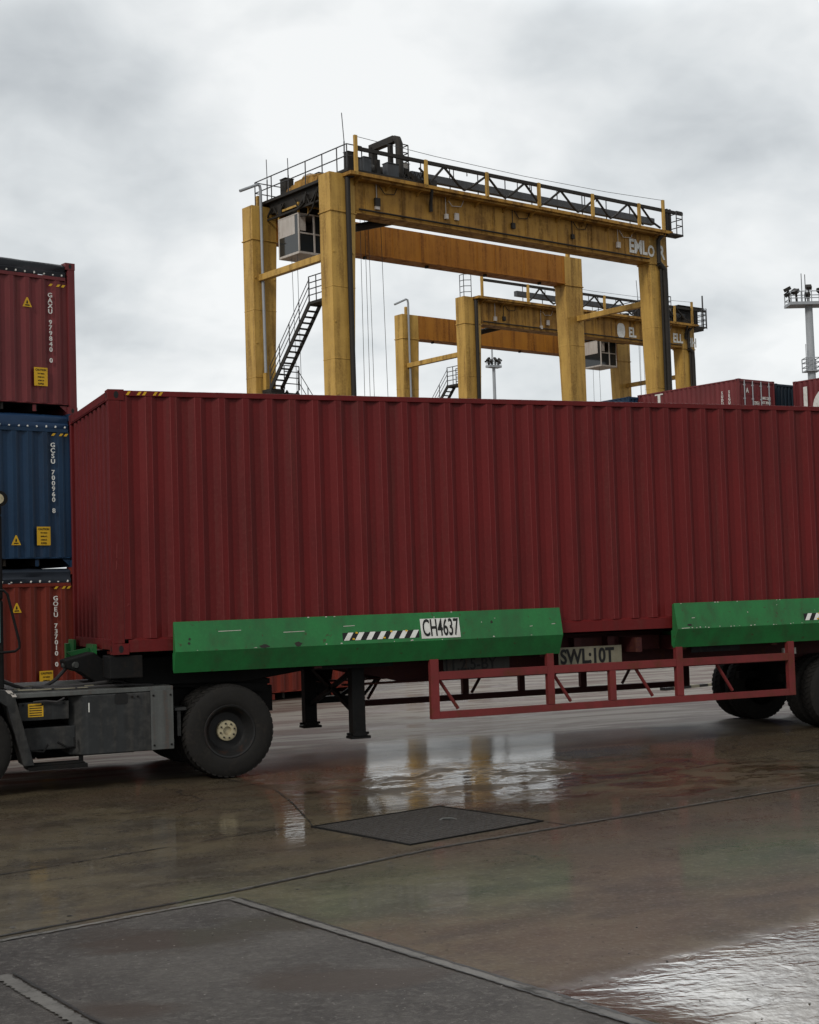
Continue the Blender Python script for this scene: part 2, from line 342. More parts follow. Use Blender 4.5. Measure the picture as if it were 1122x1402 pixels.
# cracks, seams, grit and scratches
vor = t.n('ShaderNodeTexVoronoi', {'Vector': t.n('ShaderNodeVectorMath', {0: pos, 1: t.n('ShaderNodeVectorMath', {0: t.n('ShaderNodeTexNoise', {'Vector': pos, 'Scale': 1.3, 'Detail': 5}).outputs[1], 1: (.9, .9, 0)}, operation='MULTIPLY').outputs[0]}, operation='ADD').outputs[0], 'Scale': .22}, feature='DISTANCE_TO_EDGE').outputs['Distance']
crk = t.math('MULTIPLY', t.ramp(vor, .0, .006, 1, 0), t.ramp(nb, .5, .6))
col = t.mix(t.math('MULTIPLY', crk, .7), col, (.012, .010, .009))
grit = t.ramp(t.noise(pos, 55, 2, .5), .735, .77)
col = t.mix(t.math('MULTIPLY', grit, .7), col, (.30, .28, .25)); col = t.mix(t.math('MULTIPLY', t.ramp(t.noise(pos, 24, 2, .5), .70, .74), .7), col, (.010, .009, .008))
tr = t.noise(t.scl(pos, (.15, 9, 1), rot=(0, 0, .02)), 1, 5, .6)
col = t.mix(t.math('MULTIPLY', t.ramp(tr, .58, .74), .14), col, (.03, .026, .022))
crough = t.math('ADD', t.math('MULTIPLY', pud, -.07), t.math('ADD', .045, t.math('MULTIPLY', t.math('SUBTRACT', bl, .5), .16)))
crough = t.math('MAXIMUM', crough, .012)
hb = t.math('ADD', t.math('MULTIPLY', nf, .45), t.math('MULTIPLY', nff, .2))
bmp = t.n('ShaderNodeBump', {'Strength': .55, 'Distance': .012, 'Height': hb})
rip = t.math('ADD', t.noise(t.scl(pos, (3.2, 9, 1), rot=(0, 0, -.3)), 1, 3, .55, .4), t.math('MULTIPLY', t.noise(pos, 17, 2, .5), .22))
hf = t.math('ADD', t.math('MULTIPLY', rip, t.math('ADD', t.math('MULTIPLY', pudB, .0065), t.math('ADD', t.math('MULTIPLY', pudA, t.ramp(X, 3.2, 5.0, .0034, .0075)), .0016))),
            t.math('MULTIPLY', hb, t.math('MULTIPLY', t.math('SUBTRACT', 1.0, pud), .00040)))
cb = t.n('ShaderNodeBump', {'Strength': 1.0, 'Distance': 1.0, 'Height': hf})
pb2 = t.math('MAXIMUM', pudB, t.math('MULTIPLY', pudA, .8))
setin(t, b, Base_Color=col, Roughness=t.math('SUBTRACT', .60, t.math('MULTIPLY', pb2, .35)), Normal=t.mix(pb2, bmp.outputs[0], cb.outputs[0]), Specular_IOR_Level=t.math('ADD', .25, t.math('MULTIPLY', pb2, .10)), Coat_Weight=wet, Coat_IOR=1.34, Coat_Roughness=crough, Coat_Normal=cb.outputs[0])
M['ground'] = mt
tag(g.build('ground', 'ground', smooth=60, normals=False), kind='structure')

# darker asphalt patch with pale concrete edging, lower left
OIL = ((1.74, -6.95, .65, .36), (2.85, -7.95, .5, .26), (1.80, -8.45, .35, .2), (2.35, -6.6, .5, .25))
mt, t, b = new_mat('damp_asphalt')
pos = t.n('ShaderNodeNewGeometry').outputs['Position']
nb = t.noise(pos, 1.1, 5, .6); nst = t.noise(t.scl(pos, (.9, 2.4, 1)), 1, 5, .6); nf = t.noise(pos, 75, 4, .7); ng = t.noise(pos, 210, 2, .6)
gr = t.noise(pos, 22, 5, .8); sp_ = t.n('ShaderNodeSeparateXYZ', {0: pos}); ppx = t.math('SUBTRACT', t.math('MULTIPLY', sp_.outputs[0], .92), t.math('MULTIPLY', sp_.outputs[1], .39)); pqx = t.math('ADD', t.math('MULTIPLY', sp_.outputs[0], .39), t.math('MULTIPLY', sp_.outputs[1], .92))
oil = None
for (a_, b_, rx, ry) in OIL:
    dx = t.math('DIVIDE', t.math('SUBTRACT', ppx, a_), rx); dy = t.math('DIVIDE', t.math('SUBTRACT', pqx, b_), ry)
    e1 = t.math('ADD', t.math('SQRT', t.math('ADD', t.math('MULTIPLY', dx, dx), t.math('MULTIPLY', dy, dy))), t.math('MULTIPLY', t.math('SUBTRACT', nst, .5), 2.2))
    e1 = t.ramp(e1, .55, 1.2, 1.0, 0.0); oil = e1 if oil is None else t.math('MAXIMUM', oil, e1)
c = t.mix(t.ramp(nb, .35, .65), (.024, .0185, .0155), (.060, .052, .045))
c = t.mix(t.math('MULTIPLY', t.ramp(gr, .48, .66), .60), c, (.120, .108, .096))
c = t.mix(t.math('MULTIPLY', t.ramp(gr, .30, .44, 1, 0), .7), c, (.012, .010, .009))
c = t.mix(t.math('MULTIPLY', oil, .88), c, t.mix(gr, (.018, .0118, .0065), (.042, .030, .019)))
c = t.mix(t.math('MULTIPLY', t.ramp(t.noise(pos, 46, 2, .5), .72, .75), .8), c, (.34, .32, .29))
bm_ = t.n('ShaderNodeBump', {'Strength': .9, 'Distance': .010, 'Height': t.math('MULTIPLY', t.math('ADD', gr, t.math('MULTIPLY', nf, .5)), t.math('SUBTRACT', 1.0, t.math('MULTIPLY', oil, .7)))})
setin(t, b, Base_Color=c, Roughness=.55, Normal=bm_.outputs[0], Coat_Weight=t.math('MULTIPLY', oil, .40), Coat_Roughness=.16, Coat_IOR=1.33, Specular_IOR_Level=.25)
M['asphalt'] = mt
M['edge'] = paint('worn_concrete_edging', (.135, .127, .115), (.058, .053, .048), rust=(.020, .018, .016), rust_amt=.9, var=1.0, rough=.55, streak=(2.5, 2.5, 2.5), fine=40, bump=.6)
M['joint'] = paint('joint_sealant', (.018, .017, .016), rust=(.10, .09, .08), rust_amt=.4, var=.3, rough=.4, streak=(3, 3, 3))
mp = MB((0, 0, 0)); Z = .004
P_ = [(-.53, -6.47), (.62, -11.9), (-1.35, -12.4), (-2.17, -7.62), (-2.6, -6.99)]
def xy(u, v): return (u*cy-v*sy, u*sy+v*cy)
NP = 12; rowp = []
for k in range(NP+1):
    f = k/NP; v = -5.72-7.5*f
    for u in (-9.0, -2.29-.42*f*1.0): X0, Y0 = xy(u, v); rowp.append((X0, Y0, .0086*min(0, Y0)+Z))
mp.add(rowp, [(2*k, 2*k+2, 2*k+3, 2*k+1) for k in range(NP)])
patch = tag(mp.build('asphalt_patch', 'asphalt', normals=False), kind='structure')
def strip(name, pts, wd, mat, z, jit=.012, parent=None, n=40):
    s = MB(); L_ = []
    for k in range(n+1):
        f = k/n*(len(pts)-1); i = min(int(f), len(pts)-2); p = Vector((*pts[i], 0)).lerp(Vector((*pts[i+1], 0)), f-i)
        d = (Vector((*pts[i+1], 0))-Vector((*pts[i], 0))).normalized(); nn = Vector((-d.y, d.x, 0))
        a, b_ = p+nn*(wd/2+random.uniform(-jit, jit)), p-nn*(wd/2+random.uniform(-jit, jit))
        L_ += [(a.x, a.y, z+.0086*min(0, a.y)), (b_.x, b_.y, z+.0086*min(0, b_.y))]
    s.add(L_, [(2*k, 2*k+1, 2*k+3, 2*k+2) for k in range(n)])
    return tag(s.build(name, mat, parent, normals=False), kind='structure')
strip('edging', [xy(-2.29, -5.76), xy(-2.50, -9.5), xy(-2.71, -13.2)], .075, 'edge', .009, .006, n=170)
strip('expansion_joint', [xy(-2.245, -5.76), xy(-2.455, -9.5), xy(-2.665, -13.2)], .022, 'joint', .0105, .006, n=200)
strip('expansion_joint', [xy(-2.33, -5.8), xy(-2.54, -9.5), xy(-2.75, -13.2)], .014, 'joint', .0105, .005, n=200)
strip('edging', [xy(-2.25, -5.72), xy(-9.0, -5.62)], .045, 'edge', .010, .010, n=220)
strip('edging', [xy(-4.30, -6.47), xy(-4.41, -7.6), xy(-4.7, -12)], .085, 'edge', .011, .012, n=170)
strip('expansion_joint', [xy(-4.23, -6.47), xy(-4.34, -7.6), xy(-4.63, -12)], .02, 'joint', .012, .007, n=150)
JL = [(-9, -5.60), (-2.15, -5.54), (-.07, -5.36), (1.42, -5.44), (4.69, -5.64), (15, -6.0)]
strip('expansion_joint', [xy(*p) for p in JL], .036, 'joint', .005, .007, n=300)
strip('edging', [xy(p[0], p[1]+.028) for p in JL[1:]], .016, 'edge', .0056, .006, n=260)
strip('expansion_joint', [xy(1.38, -5.12), xy(1.36, -5.44)], .022, 'joint', .0055, .006, n=8)
strip('expansion_joint', [xy(-.16, -3.6), xy(-4, -3.7), xy(-9, -3.8)], .012, 'joint', .005, .008, n=60)
strip('expansion_joint', [xy(-.1, -3.7), xy(.6, -2.4), xy(1.04, -1.47), xy(1.2, .6)], .012, 'joint', .0054, .008, n=60)
strip('expansion_joint', [xy(1.36, -3.7), xy(6, -3.9), xy(15, -4.2)], .010, 'joint', .0054, .006, n=60)

# manhole cover of patterned iron with its frame
mc = thing('manhole_cover', 'square dark iron manhole cover with raised pattern, set in the wet concrete', 'manhole cover', (1.81, -4.24, 0))
q = [Vector((*xy(a, b_), 0)) for a, b_ in ((-.16, -3.75), (-.16, -5.10), (1.37, -5.10), (1.35, -3.75))]
for p in q: p.z = .0086*p.y
mc.location = (1.9, -4.03, 0)
ctr = sum(q, Vector())/4
mt, t, b = new_mat('patterned_iron')
pos = t.n('ShaderNodeNewGeometry').outputs['Position']
yv = t.scl(pos, (1, 1, 1), rot=(0, 0, -YARD-.785))
br = t.n('ShaderNodeTexBrick', {'Vector': yv, 'Scale': 9.0, 'Mortar Size': .03, 'Mortar Smooth': .6, 'Brick Width': .5, 'Row Height': .25}).outputs['Fac']
nf = t.noise(pos, 40, 4, .65); nbg = t.noise(pos, 3, 4, .6)
c = t.mix(nf, (.016, .014, .012), (.050, .043, .037))
bm_ = t.n('ShaderNodeBump', {'Strength': 1.0, 'Distance': .014, 'Height': nf})
setin(t, b, Base_Color=c, Roughness=t.ramp(nbg, .3, .7, .30, .55), Normal=bm_.outputs[0], Specular_IOR_Level=.35)
M['iron'] = mt
def inset(k): return [ctr+(p-ctr)*k for p in q]
mm = MB(mc.location); a_, b_ = inset(.965), inset(.965)
mm.hexa([(p.x, p.y, p.z-.03) for p in a_], [(p.x, p.y, p.z+.007) for p in a_]); 
ex, ey = (q[3]-q[0]), (q[1]-q[0])
nx_, ny_ = 22, 20
for i in range(nx_):
    for j in range(ny_):
        f, g_ = .035+.93*(i+.5)/nx_, .035+.93*(j+.5)/ny_
        cpt = q[0]+ex*f+ey*g_; cpt.z += .0075
        d = (ex.normalized() if (i+j) % 2 else ey.normalized())*.026; nn = Vector((-d.y, d.x, 0)).normalized()*random.uniform(.009, .013); up_ = Vector((0, 0, random.uniform(.004, .007)))
        lo = [cpt-d-nn, cpt+d-nn, cpt+d+nn, cpt-d+nn]; hi = [cpt-d*.8-nn*.5+up_, cpt+d*.8-nn*.5+up_, cpt+d*.8+nn*.5+up_, cpt-d*.8+nn*.5+up_]
        mm.hexa(lo, hi)
mm.build('cover_plate', 'iron', mc)
mm = MB(mc.location); o_, i_ = inset(1.0), inset(.972)
for k in range(4):
    k2 = (k+1) % 4
    e4 = (o_[k], o_[k2], i_[k2], i_[k])
    mm.hexa([(p.x, p.y, p.z-.03) for p in e4], [(p.x, p.y, p.z+.012) for p in e4])
mm.build('cover_frame', 'black', mc)
mm = MB(mc.location); mm.path([(2.08, -3.93, -.026), (2.11, -3.94, -.012), (2.18, -3.97, -.012), (2.22, -3.99, -.026)], .010, 6); mm.build('lifting_lug', 'light_steel', mc)

gv = MB(); rg = random.Random(3)
def chip(x, y, s_):
    z = gz(x, y)+.003; a = rg.uniform(0, 3.1); c_, n_ = math.cos(a), math.sin(a); l, wd, h_ = s_*rg.uniform(.7, 1.9), s_*rg.uniform(.4, .9), s_*rg.uniform(.15, .5)
    R_ = lambda u, v: (x+u*c_-v*n_, y+u*n_+v*c_)
    lo = [(*R_(-l, -wd), z), (*R_(l, -wd*.7), z), (*R_(l*.8, wd), z), (*R_(-l*.9, wd*.8), z)]; hi = [(*R_(-l*.6, -wd*.5), z+h_), (*R_(l*.6, -wd*.5), z+h_), (*R_(l*.5, wd*.6), z+h_*.8), (*R_(-l*.5, wd*.4), z+h_)]
    gv.cur = rg.choice((0, 0, 1)); gv.hexa(lo, hi)
for k in range(520):
    f = rg.random(); d = 6.3+12.5*f*f; th_ = YAW+rg.uniform(-.285, .285); chip(-3.22+d*math.sin(th_), -16.113+d*math.cos(th_), rg.choice((.003, .004, .005, .006, .008)))
for k in range(70):                       # grit gathered along the long joint
    u = rg.uniform(-4, 6); x, y = xy(u, -5.45+rg.gauss(0, .07)); chip(x, y, rg.uniform(.005, .013))
tag(gv.build('grit', ['edge', 'joint'], normals=False), kind='stuff')
# painted kerb stones far behind the trailer
kb = tag(MB().build('kerb', 'ink'), kind='structure'); bpy.data.objects.remove(kb)
for k in range(12):
    m_ = MB(); x = 11.9+.24*k; y = 7.85+.075*k
    m_.add([(x, y, 0), (x+.23, y+.07, 0), (x+.19, y+.2, 0), (x-.04, y+.13, 0), (x, y, .05), (x+.23, y+.07, .05), (x+.19, y+.2, .05), (x-.04, y+.13, .05)],
           [(3, 2, 1, 0), (4, 5, 6, 7), (0, 1, 5, 4), (1, 2, 6, 5), (2, 3, 7, 6), (3, 0, 4, 7)])
    tag(m_.build('kerb_stone', 'cream' if k % 2 else 'ink'), kind='structure')

# ------------------------------------------------------------------ shipping containers
WID = 2.438
def corr(mb, u0, u1, z0, z1, P, pitch=.278, fl=.072, sl=.068, dep=.036):
    """corrugated sheet along u; P(u, d, z) places a point at depth d behind the outer face"""
    pts = []; u = u0; inn = pitch-fl-2*sl; e_ = .007
    while u < u1-.01:                      # narrow strips along the outer flats' bends take a paler paint
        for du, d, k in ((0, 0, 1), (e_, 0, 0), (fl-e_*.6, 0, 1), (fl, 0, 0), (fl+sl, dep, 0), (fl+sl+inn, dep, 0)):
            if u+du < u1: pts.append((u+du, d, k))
        u += pitch
    pts.append((u1, pts[-1][1], 0))
    vs = []; fs = []
    for uu_, d, k in pts: vs += [P(uu_, d, z0), P(uu_, d, z1)]
    for i in range(len(pts)-1):
        mb.cur = pts[i][2]; n0 = len(mb.v) if i == 0 else n0
        if i == 0: mb.add(vs, [])
        mb.f.append([n0+2*i, n0+2*i+2, n0+2*i+3, n0+2*i+1]); mb.mi.append(mb.cur)
    mb.cur = 0
def casting(mb, x, y, z, fx, fy, body=0, hole=1):
    """corner casting with its outer corner at x,y; fx, fy = direction into the container"""
    a, c, h = .178, .162, .118
    mb.cur = body
    mb.box(min(x, x+fx*a), max(x, x+fx*a), min(y, y+fy*c), max(y, y+fy*c), z, z+h)
    mb.cur = hole
    def oval(cu, cz, w_, h_, P):
        n = 12; mb.add([P(cu+w_*math.cos(2*math.pi*k/n), cz+h_*math.sin(2*math.pi*k/n)) for k in range(n)], [tuple(range(n))])
    oval(x+fx*.092, z+.059, .026, .040, lambda u, v: (u, y-fy*.0025, v))
    oval(y+fy*.085, z+.059, .022, .036, lambda u, v: (x-fx*.0025, u, v))
    mb.cur = body
def container(root, L, H, col, door_end=None, open_top=None, side_inset=(.19, .19)):
    """builds the parts of a container in the root's own frame: x along, y across, z up"""
    ph = .118
    zr = H-.010 if not open_top else 2.33 if H < 2.7 else H-.3
    # posts with castings
    for (x, fx) in ((0, 1), (L, -1)):
        for (y, fy) in ((0, 1), (WID, -1)):
            p = MB(); x1 = x+fx*.135; y1 = y+fy*.10
            p.box(min(x+fx*.004, x1), max(x+fx*.004, x1), min(y+fy*.004, y1), max(y+fy*.004, y1), ph, H-ph)
            po = p.build('corner_post', col, root, bev=.006)
            for z in (0, H-ph):
                cst = MB(); casting(cst, x, y, z, fx, fy); cst.build('corner_casting', [col, 'ink'], po)
    # sides
    for (y, s) in ((.012, 1), (WID-.012, -1)):
        sd = MB(); corr(sd, .135, L-.135, .165, zr-.04, lambda u, d, z: (u, y+s*d, z))
        sd.build('side_panel', [col, bend_mats.get(col, col)], root, normals=False)
        r = MB(); r.box(.178, L-.178, min(y-s*.004, y+s*.052), max(y-s*.004, y+s*.052), zr-.06, zr); r.build('top_rail', col, root, bev=.004)
        r = MB(); zb_ = .0 if H > 2.8 else .13
        r.prism([(y-s*.004, zb_+.022), (y-s*.004, .150), (y+s*.03, .168), (y+s*.06, .168), (y+s*.01, .150), (y+s*.01, zb_+.03), (y+s*.06, zb_+.03), (y+s*.06, zb_+.022)], 'x', .178, L-.178)
        r.build('bottom_rail', col, root)
    # ends
    for (x, s) in ((0, 1), (L, -1)):
        if door_end == (0 if s == 1 else 1): continue
        e_ = MB(); corr(e_, .10, WID-.10, .16, H-.12, lambda u, d, z: (x+s*(.02+d), u, z), .25, .11, .018, .045)
        e_.build('end_panel', [col, bend_mats.get(col, col)], root, normals=False)
        r = MB(); r.box(min(x+s*.006, x+s*.09), max(x+s*.006, x+s*.09), .162, WID-.162, H-.115, H-.012); r.build('end_header', col, root, bev=.004); r = MB(); r.box(min(x+s*.006, x+s*.12), max(x+s*.006, x+s*.12), .162, WID-.162, .05 if H > 2.8 else .012, .165)
        r.build('end_sill', col, root, bev=.004)
    # roof
    if not open_top:
        rf = MB(); pts = []; x = .12
        while x < L-.12: pts += [(x, H-.03), (x+.04, H-.03), (x+.065, H-.004), (x+.165, H-.004), (x+.19, H-.03)]; x += .209
        pts = [p for p in pts if p[0] < L-.12]+[(L-.12, H-.03)]
        vs = []; [vs.extend([(px, .05, pz), (px, WID-.05, pz)]) for px, pz in pts]
        rf.add(vs, [(2*i, 2*i+2, 2*i+3, 2*i+1) for i in range(len(pts)-1)])
        rf.box(.0, .12, .17, WID-.17, H-.10, H-.02); rf.box(L-.12, L, .17, WID-.17, H-.10, H-.02)
        rf.build('roof', col, root, normals=False)
    else:
        tp = MB(); n = int(L/.25)
        for y, s in ((.02, 1), (WID-.02, -1)):
            vs = []; rows = ((zr+.003, .0), (zr+.07, -.012), (zr+.10, .014), (zr+.18, -.004), (H-.05, .02), (H-.02, .10))
            for i in range(n+1):
                x = .18+(L-.36)*i/n
                for z, d in rows: vs.append((x, y+s*(d+random.uniform(-.006, .006)), z+random.uniform(-.008, .008)))
            k = len(rows); tp.add(vs, [(i*k+j, (i+1)*k+j, (i+1)*k+j+1, i*k+j+1) for i in range(n) for j in range(k-1)])
        vs = []
        for i in range(n+1):
            x = .18+(L-.36)*i/n; vs += [(x, .12, H-.02), (x, WID/2, H-.01), (x, WID-.12, H-.02)]
        tp.add(vs, [(i*3+j, (i+1)*3+j, (i+1)*3+j+1, i*3+j+1) for i in range(n) for j in range(2)])
        tp.build('tarpaulin', open_top, root, smooth=50, normals=False)
        ty = MB(); x = .30
        while x < L-.2:
            ty.bar((x, .004, zr+.014), (x+random.uniform(-.01, .02), .004, zr+random.uniform(.03, .05)), .018, .024, (0, 1, 0)); x += .167
        ty.build('lashing', 'white', root)
    # floor and cross members
    f = MB(); f.box(.12, L-.12, .06, WID-.06, .15, .17)
    x = .5
    while x < L-.4: f.box(x, x+.045, .07, WID-.07, .03, .148); x += .6
    f.box(.13, L-.13, WID/2-.03, WID/2+.03, .006, .149); f.build('floor', 'dk', root)
    if H < 2.8:
        gs = MB()
        for y in (.03, WID-.04):
            for x, s in ((.178, 1), (L-.178, -1)): gs.prism([(x, .13), (x, .015), (x+s*.14, .13)], 'y', y, y+.01)
            for x in (L-.78, .78, L-2.2, 2.2): gs.box(x-.03, x+.03, y, y+.01, .02, .13)
        gs.build('gusset', col, root)
    if door_end is not None:
        x, s = (0, 1) if door_end == 0 else (L, -1)
        X_ = lambda d: x+s*d
        fr = MB(); fr.box(min(X_(.005), X_(.1)), max(X_(.005), X_(.1)), .162, WID-.162, H-.13, H-.01); fr.box(min(X_(.005), X_(.1)), max(X_(.005), X_(.1)), .162, WID-.162, .03, .15); fr.build('door_frame', col, root)
        for k in (0, 1):
            d = MB(); y0 = .10+k*(WID/2-.10)+.008; y1 = y0+WID/2-.11
            d.box(min(X_(.05), X_(.09)), max(X_(.05), X_(.09)), y0, y1, .155, H-.135)
            for j in range(4):
                z0_ = .25+j*(H-.42)/4; d.box(min(X_(.035), X_(.05)), max(X_(.035), X_(.05)), y0+.08, y1-.08, z0_, z0_+(H-.42)/4-.10)
            dr = d.build('door', col, root)
            for yy in (y0+.28, y1-.28):
                rd = MB(); rd.tube((X_(.0), yy, .06), (X_(.0), yy, H-.06), .024, 8)
                for z in (.3, 1.0, 1.7, 2.3): rd.box(min(X_(-.02), X_(.04)), max(X_(-.02), X_(.04)), yy-.045, yy+.045, z, z+.06)
                rd.build('lock_rod', 'galv', dr, smooth=40)
    return root
bend_mats = {'red': 'red_pale', 'maroon': 'maroon_pale', 'brick': 'maroon_pale', 'blue': 'blue_pale'}
def hazard_strip(mb, x0, x1, z0, z1, P, n):
    st = (x1-x0)/n
    for k in range(n):
        if k in (1, 4): continue
        a = x0+k*st; mb.add([P(a, z0), P(a+st*.5, z0), P(a+st*.95, z1), P(a+st*.45, z1)], [(0, 1, 2, 3)])

# the big red box on the trailer
box = thing('shipping_container', 'long dark red corrugated container carried on the green and red trailer', 'container', (0, 0, 1.419))
container(box, 12.192, 2.896, 'red')
h = MB()
hazard_strip(h, .20, .62, 2.836, 2.876, lambda u, z: (u, .0048, z), 7)
h.build('hazard_marking', 'sign_yellow', box, normals=False); h = MB()
hazard_strip(h, .30, .9, 2.80, 2.86, lambda u, z: (.003, u+1.3, z), 7)
h.build('hazard_marking', 'sign_yellow', box, normals=False)
sc = MB()
for (x, z, dx, dz) in ((.16, .53, .035, .012), (.165, .525, .012, .025), (.06, 1.05, .006, .16), (.05, .92, .01, .1)):
    sc.quad((x, .0012, z), (x+.008, .0012, z), (x+.008+dx, .0012, z+dz), (x+dx, .0012, z+dz))
sc.build('scratch', 'red_pale', box, normals=False)

# the stack of three open-top boxes, left
SX, SY, SR, SH = 1.326, 9.211, 0.306, 2.592
def stack_pos(L, lvl, back=0):
    c_, s_ = math.cos(SR), math.sin(SR)
    return (SX-L*c_, SY-L*s_, lvl*SH)
def stencil(mb, u, ztop, s, step, size, y=.0):
    for k, ch in enumerate(s):
        if ch != ' ': mb.text(ch, (u, y, ztop-step*(k+1)), (1, 0, 0), (0, 0, 1), size, 1.1, .02, .004, 'CENTER')
def labels(root, L, tri_z, plate_z, code, ztop, step, tri_du=-.89):
    t_ = MB(); u = L+tri_du
    t_.add([(u-.085, -.003, tri_z-.075), (u+.085, -.003, tri_z-.075), (u+.012, -.003, tri_z+.085), (u-.012, -.003, tri_z+.085)], [(0, 1, 2, 3)])
    t_.cur = 1; t_.add([(u-.02, -.005, tri_z-.02), (u+.015, -.005, tri_z-.02), (u+.008, -.005, tri_z+.03), (u-.008, -.005, tri_z+.035)], [(0, 1, 2, 3)])
    t_.add([(u-.045, -.005, tri_z-.055), (u+.045, -.005, tri_z-.055), (u+.035, -.005, tri_z-.035), (u-.035, -.005, tri_z-.035)], [(0, 1, 2, 3)])
    t_.build('warning_triangle', ['sign_yellow', 'ink'], root, normals=False)
    p = MB(); u0, u1 = L-.79, L-.545; z0, z1 = plate_z-.31, plate_z
    p.quad((u0, -.004, z0), (u1, -.004, z0), (u1, -.004, z1), (u0, -.004, z1))
    pl = p.build('data_plate', 'sign_yellow', root, normals=False)
    tx = MB()
    for k, (ln, sz) in enumerate((('CAUTION', .046), ('9\'6" HIGH', .03), ('30480 KG', .03), ('67200 LB', .03), ('SUPER', .04))):
        tx.text(ln, ((u0+u1)/2, -.006, z1-.055-k*.058), (1, 0, 0), (0, 0, 1), sz, .95, .01, .002, 'CENTER')
    tx.build('plate_lettering', 'ink', pl, normals=False)
    c_ = MB(); stencil(c_, L-.475, ztop, code, step, step*1.15, -.0045); c_.build('number_marking', 'white', root, normals=False)
    h_ = MB(); hz = ztop+.13
    for a in (-.50, -.36, -.27): h_.quad((L+a, -.002, hz-.03), (L+a+.05, -.002, hz-.03), (L+a+.085, -.002, hz+.012), (L+a+.035, -.002, hz+.012))
    h_.build('hazard_marking', 'sign_yellow', root, normals=False)
GL = 'open-top containers stacked at the left'
L6 = 6.06
b0 = thing('shipping_container', 'brick red open-top container, bottom of the left stack behind the cab', 'container', stack_pos(L6, 0), SR, GL)
container(b0, L6, 2.591, 'brick', open_top='dark_tarp'); labels(b0, L6, 1.93, .88, 'GOEU 737010 0', 2.13, .0915, -1.17)
b1 = thing('shipping_container', 'blue open-top container with blue sheet, middle of the left stack', 'container', stack_pos(L6, 1), SR, GL)
container(b1, L6, 2.591, 'blue', open_top='blue_tarp'); labels(b1, L6, 3.04-SH, 3.27-SH+.0, 'GCSU 700960 8', 4.70-SH, .092, -1.16)
b2 = thing('shipping_container', 'maroon open-top container with black sheet, topmost of the left stack', 'container', stack_pos(L6, 2), SR, GL)
container(b2, L6, 2.591, 'maroon', open_top='tarp'); labels(b2, L6, 7.02-2*SH, 5.94-2*SH, 'GAXU 979840 0', 7.24-2*SH, .0925)

# low box standing behind the trailer's front
lb = thing('shipping_container', 'brick red container on the ground behind the front wheels, seen under the trailer', 'container', (1.62, 10.02, 0), .306)
container(lb, L6, 2.591, 'brick')

# stacks at the right: the top boxes show over the trailer's load
def yard_box(x, y, z, th, L, col, label, group='containers stacked at the right', door=None, H=2.591):
    r = thing('shipping_container', label, 'container', (x+WID*math.cos(th), y+WID*math.sin(th), z), th+math.pi/2, group)
    return container(r, L, H, col, door_end=door)
TH = .258; TOP = 10.85; LV = TOP/4
ra = yard_box(35.14, 37.79, TOP-2.591, TH, 6.06, 'maroon', 'maroon container with doors and lock rods facing, upper right behind the load', door=0)
mk = MB()
for u, s_ in ((.55, 'SEGU 40761'), (.95, 'SUDU 20938')):
    for k, ch in enumerate(s_):
        if ch != ' ':
            mk.cur = 0 if k < 6 else 1
            mk.text(ch, (u, WID+.002, 2.0-k*.16), (-1, 0, 0), (0, 0, 1), .18, .9, .03, .004, 'CENTER')
mk.build('number_marking', ['white', 'sign_yellow'], ra, normals=False)
mk = MB(); mk.text('I', (4.7, WID+.002, 1.92), (-1, 0, 0), (0, 0, 1), .75, 1.3, .03, .004, 'CENTER'); mk.box(4.45, 4.95, WID+.001, WID+.004, 2.42, 2.48); mk.build('emblem', 'white', ra, normals=False)
mk = MB()
for (y, z, w_, s_) in ((1.85, 2.0, .30, 'A'), (1.25, 1.5, .2, '22G1'), (.62, 1.75, .17, 'TARE 2200'), (.62, 1.55, .17, 'NET 28280'), (.62, 1.35, .17, 'CU CAP'), (1.75, 1.05, .16, 'MGW 30480')):
    mk.text(s_, (-.012+.03, y, z), (0, -1, 0), (0, 0, 1), w_, .85, .02, .004, 'CENTER')
mk.build('door_lettering', 'white', ra, normals=False)
rb = yard_box(40.31, 31.10, TOP-2.591, TH, 7.45, 'maroon', 'maroon container with a big white arched letter, cut by the right edge')
mk = MB(); pts = []
for k in range(17):
    a = math.pi*(1-k/16); pts.append((5.4-.87*math.cos(a), 1.3+.78*math.sin(a)))
for k in range(16):
    (u0, z0), (u1, z1) = pts[k], pts[k+1]
    sh = lambda u, z, f: (5.4+(u-5.4)*f, WID+.003, 1.3+(z-1.3)*f)
    mk.add([sh(u0, z0, 1.15), sh(u1, z1, 1.15), sh(u1, z1, .72), sh(u0, z0, .72)], [(0, 1, 2, 3)])
mk.box(4.40, 4.77, WID+.002, WID+.004, 0, 1.3); mk.box(6.03, 6.40, WID+.002, WID+.004, 0, 1.3)
mk.box(5.45, 5.70, WID+.002, WID+.004, .0, 1.75)
mk.text('1', (6.78, WID+.002, 1.0), (-1, 0, 0), (0, 0, 1), 1.75, .6, .05, .004, 'CENTER')
mk.build('giant_letter', 'white', rb, normals=False)
rc = yard_box(33.0, 43.42, TOP-2.68, TH, 6.06, 'blue', 'dark blue container, left of the maroon ones at the right, behind the load')
rd = yard_box(37.75, 38.7, TOP-2.62, TH, 6.06, 'navy', 'nearly black container end in the gap between the two maroon containers')
cols = ['brick', 'blue', 'maroon']
for k in range(3):
    for (x, y, L, src, dn) in ((35.14, 37.79, 6.06, 0, 'doors facing'), (40.31, 31.10, 7.45, 1, 'right edge'), (33.0, 43.42, 6.06, 2, 'left row'), (37.75, 38.7, 6.06, 3, 'gap row')):
        bx = yard_box(x, y, k*LV, TH, L, cols[(k+src) % 3], '%s container %s, %s' % (('brick red', 'dark blue', 'maroon')[(k+src) % 3], ('on the ground', 'second from the ground', 'third from the ground')[k], ('under the maroon box with doors facing', 'under the box with the giant letter', 'under the blue box behind the load', 'under the nearly black box')[src]), H=LV-.012)

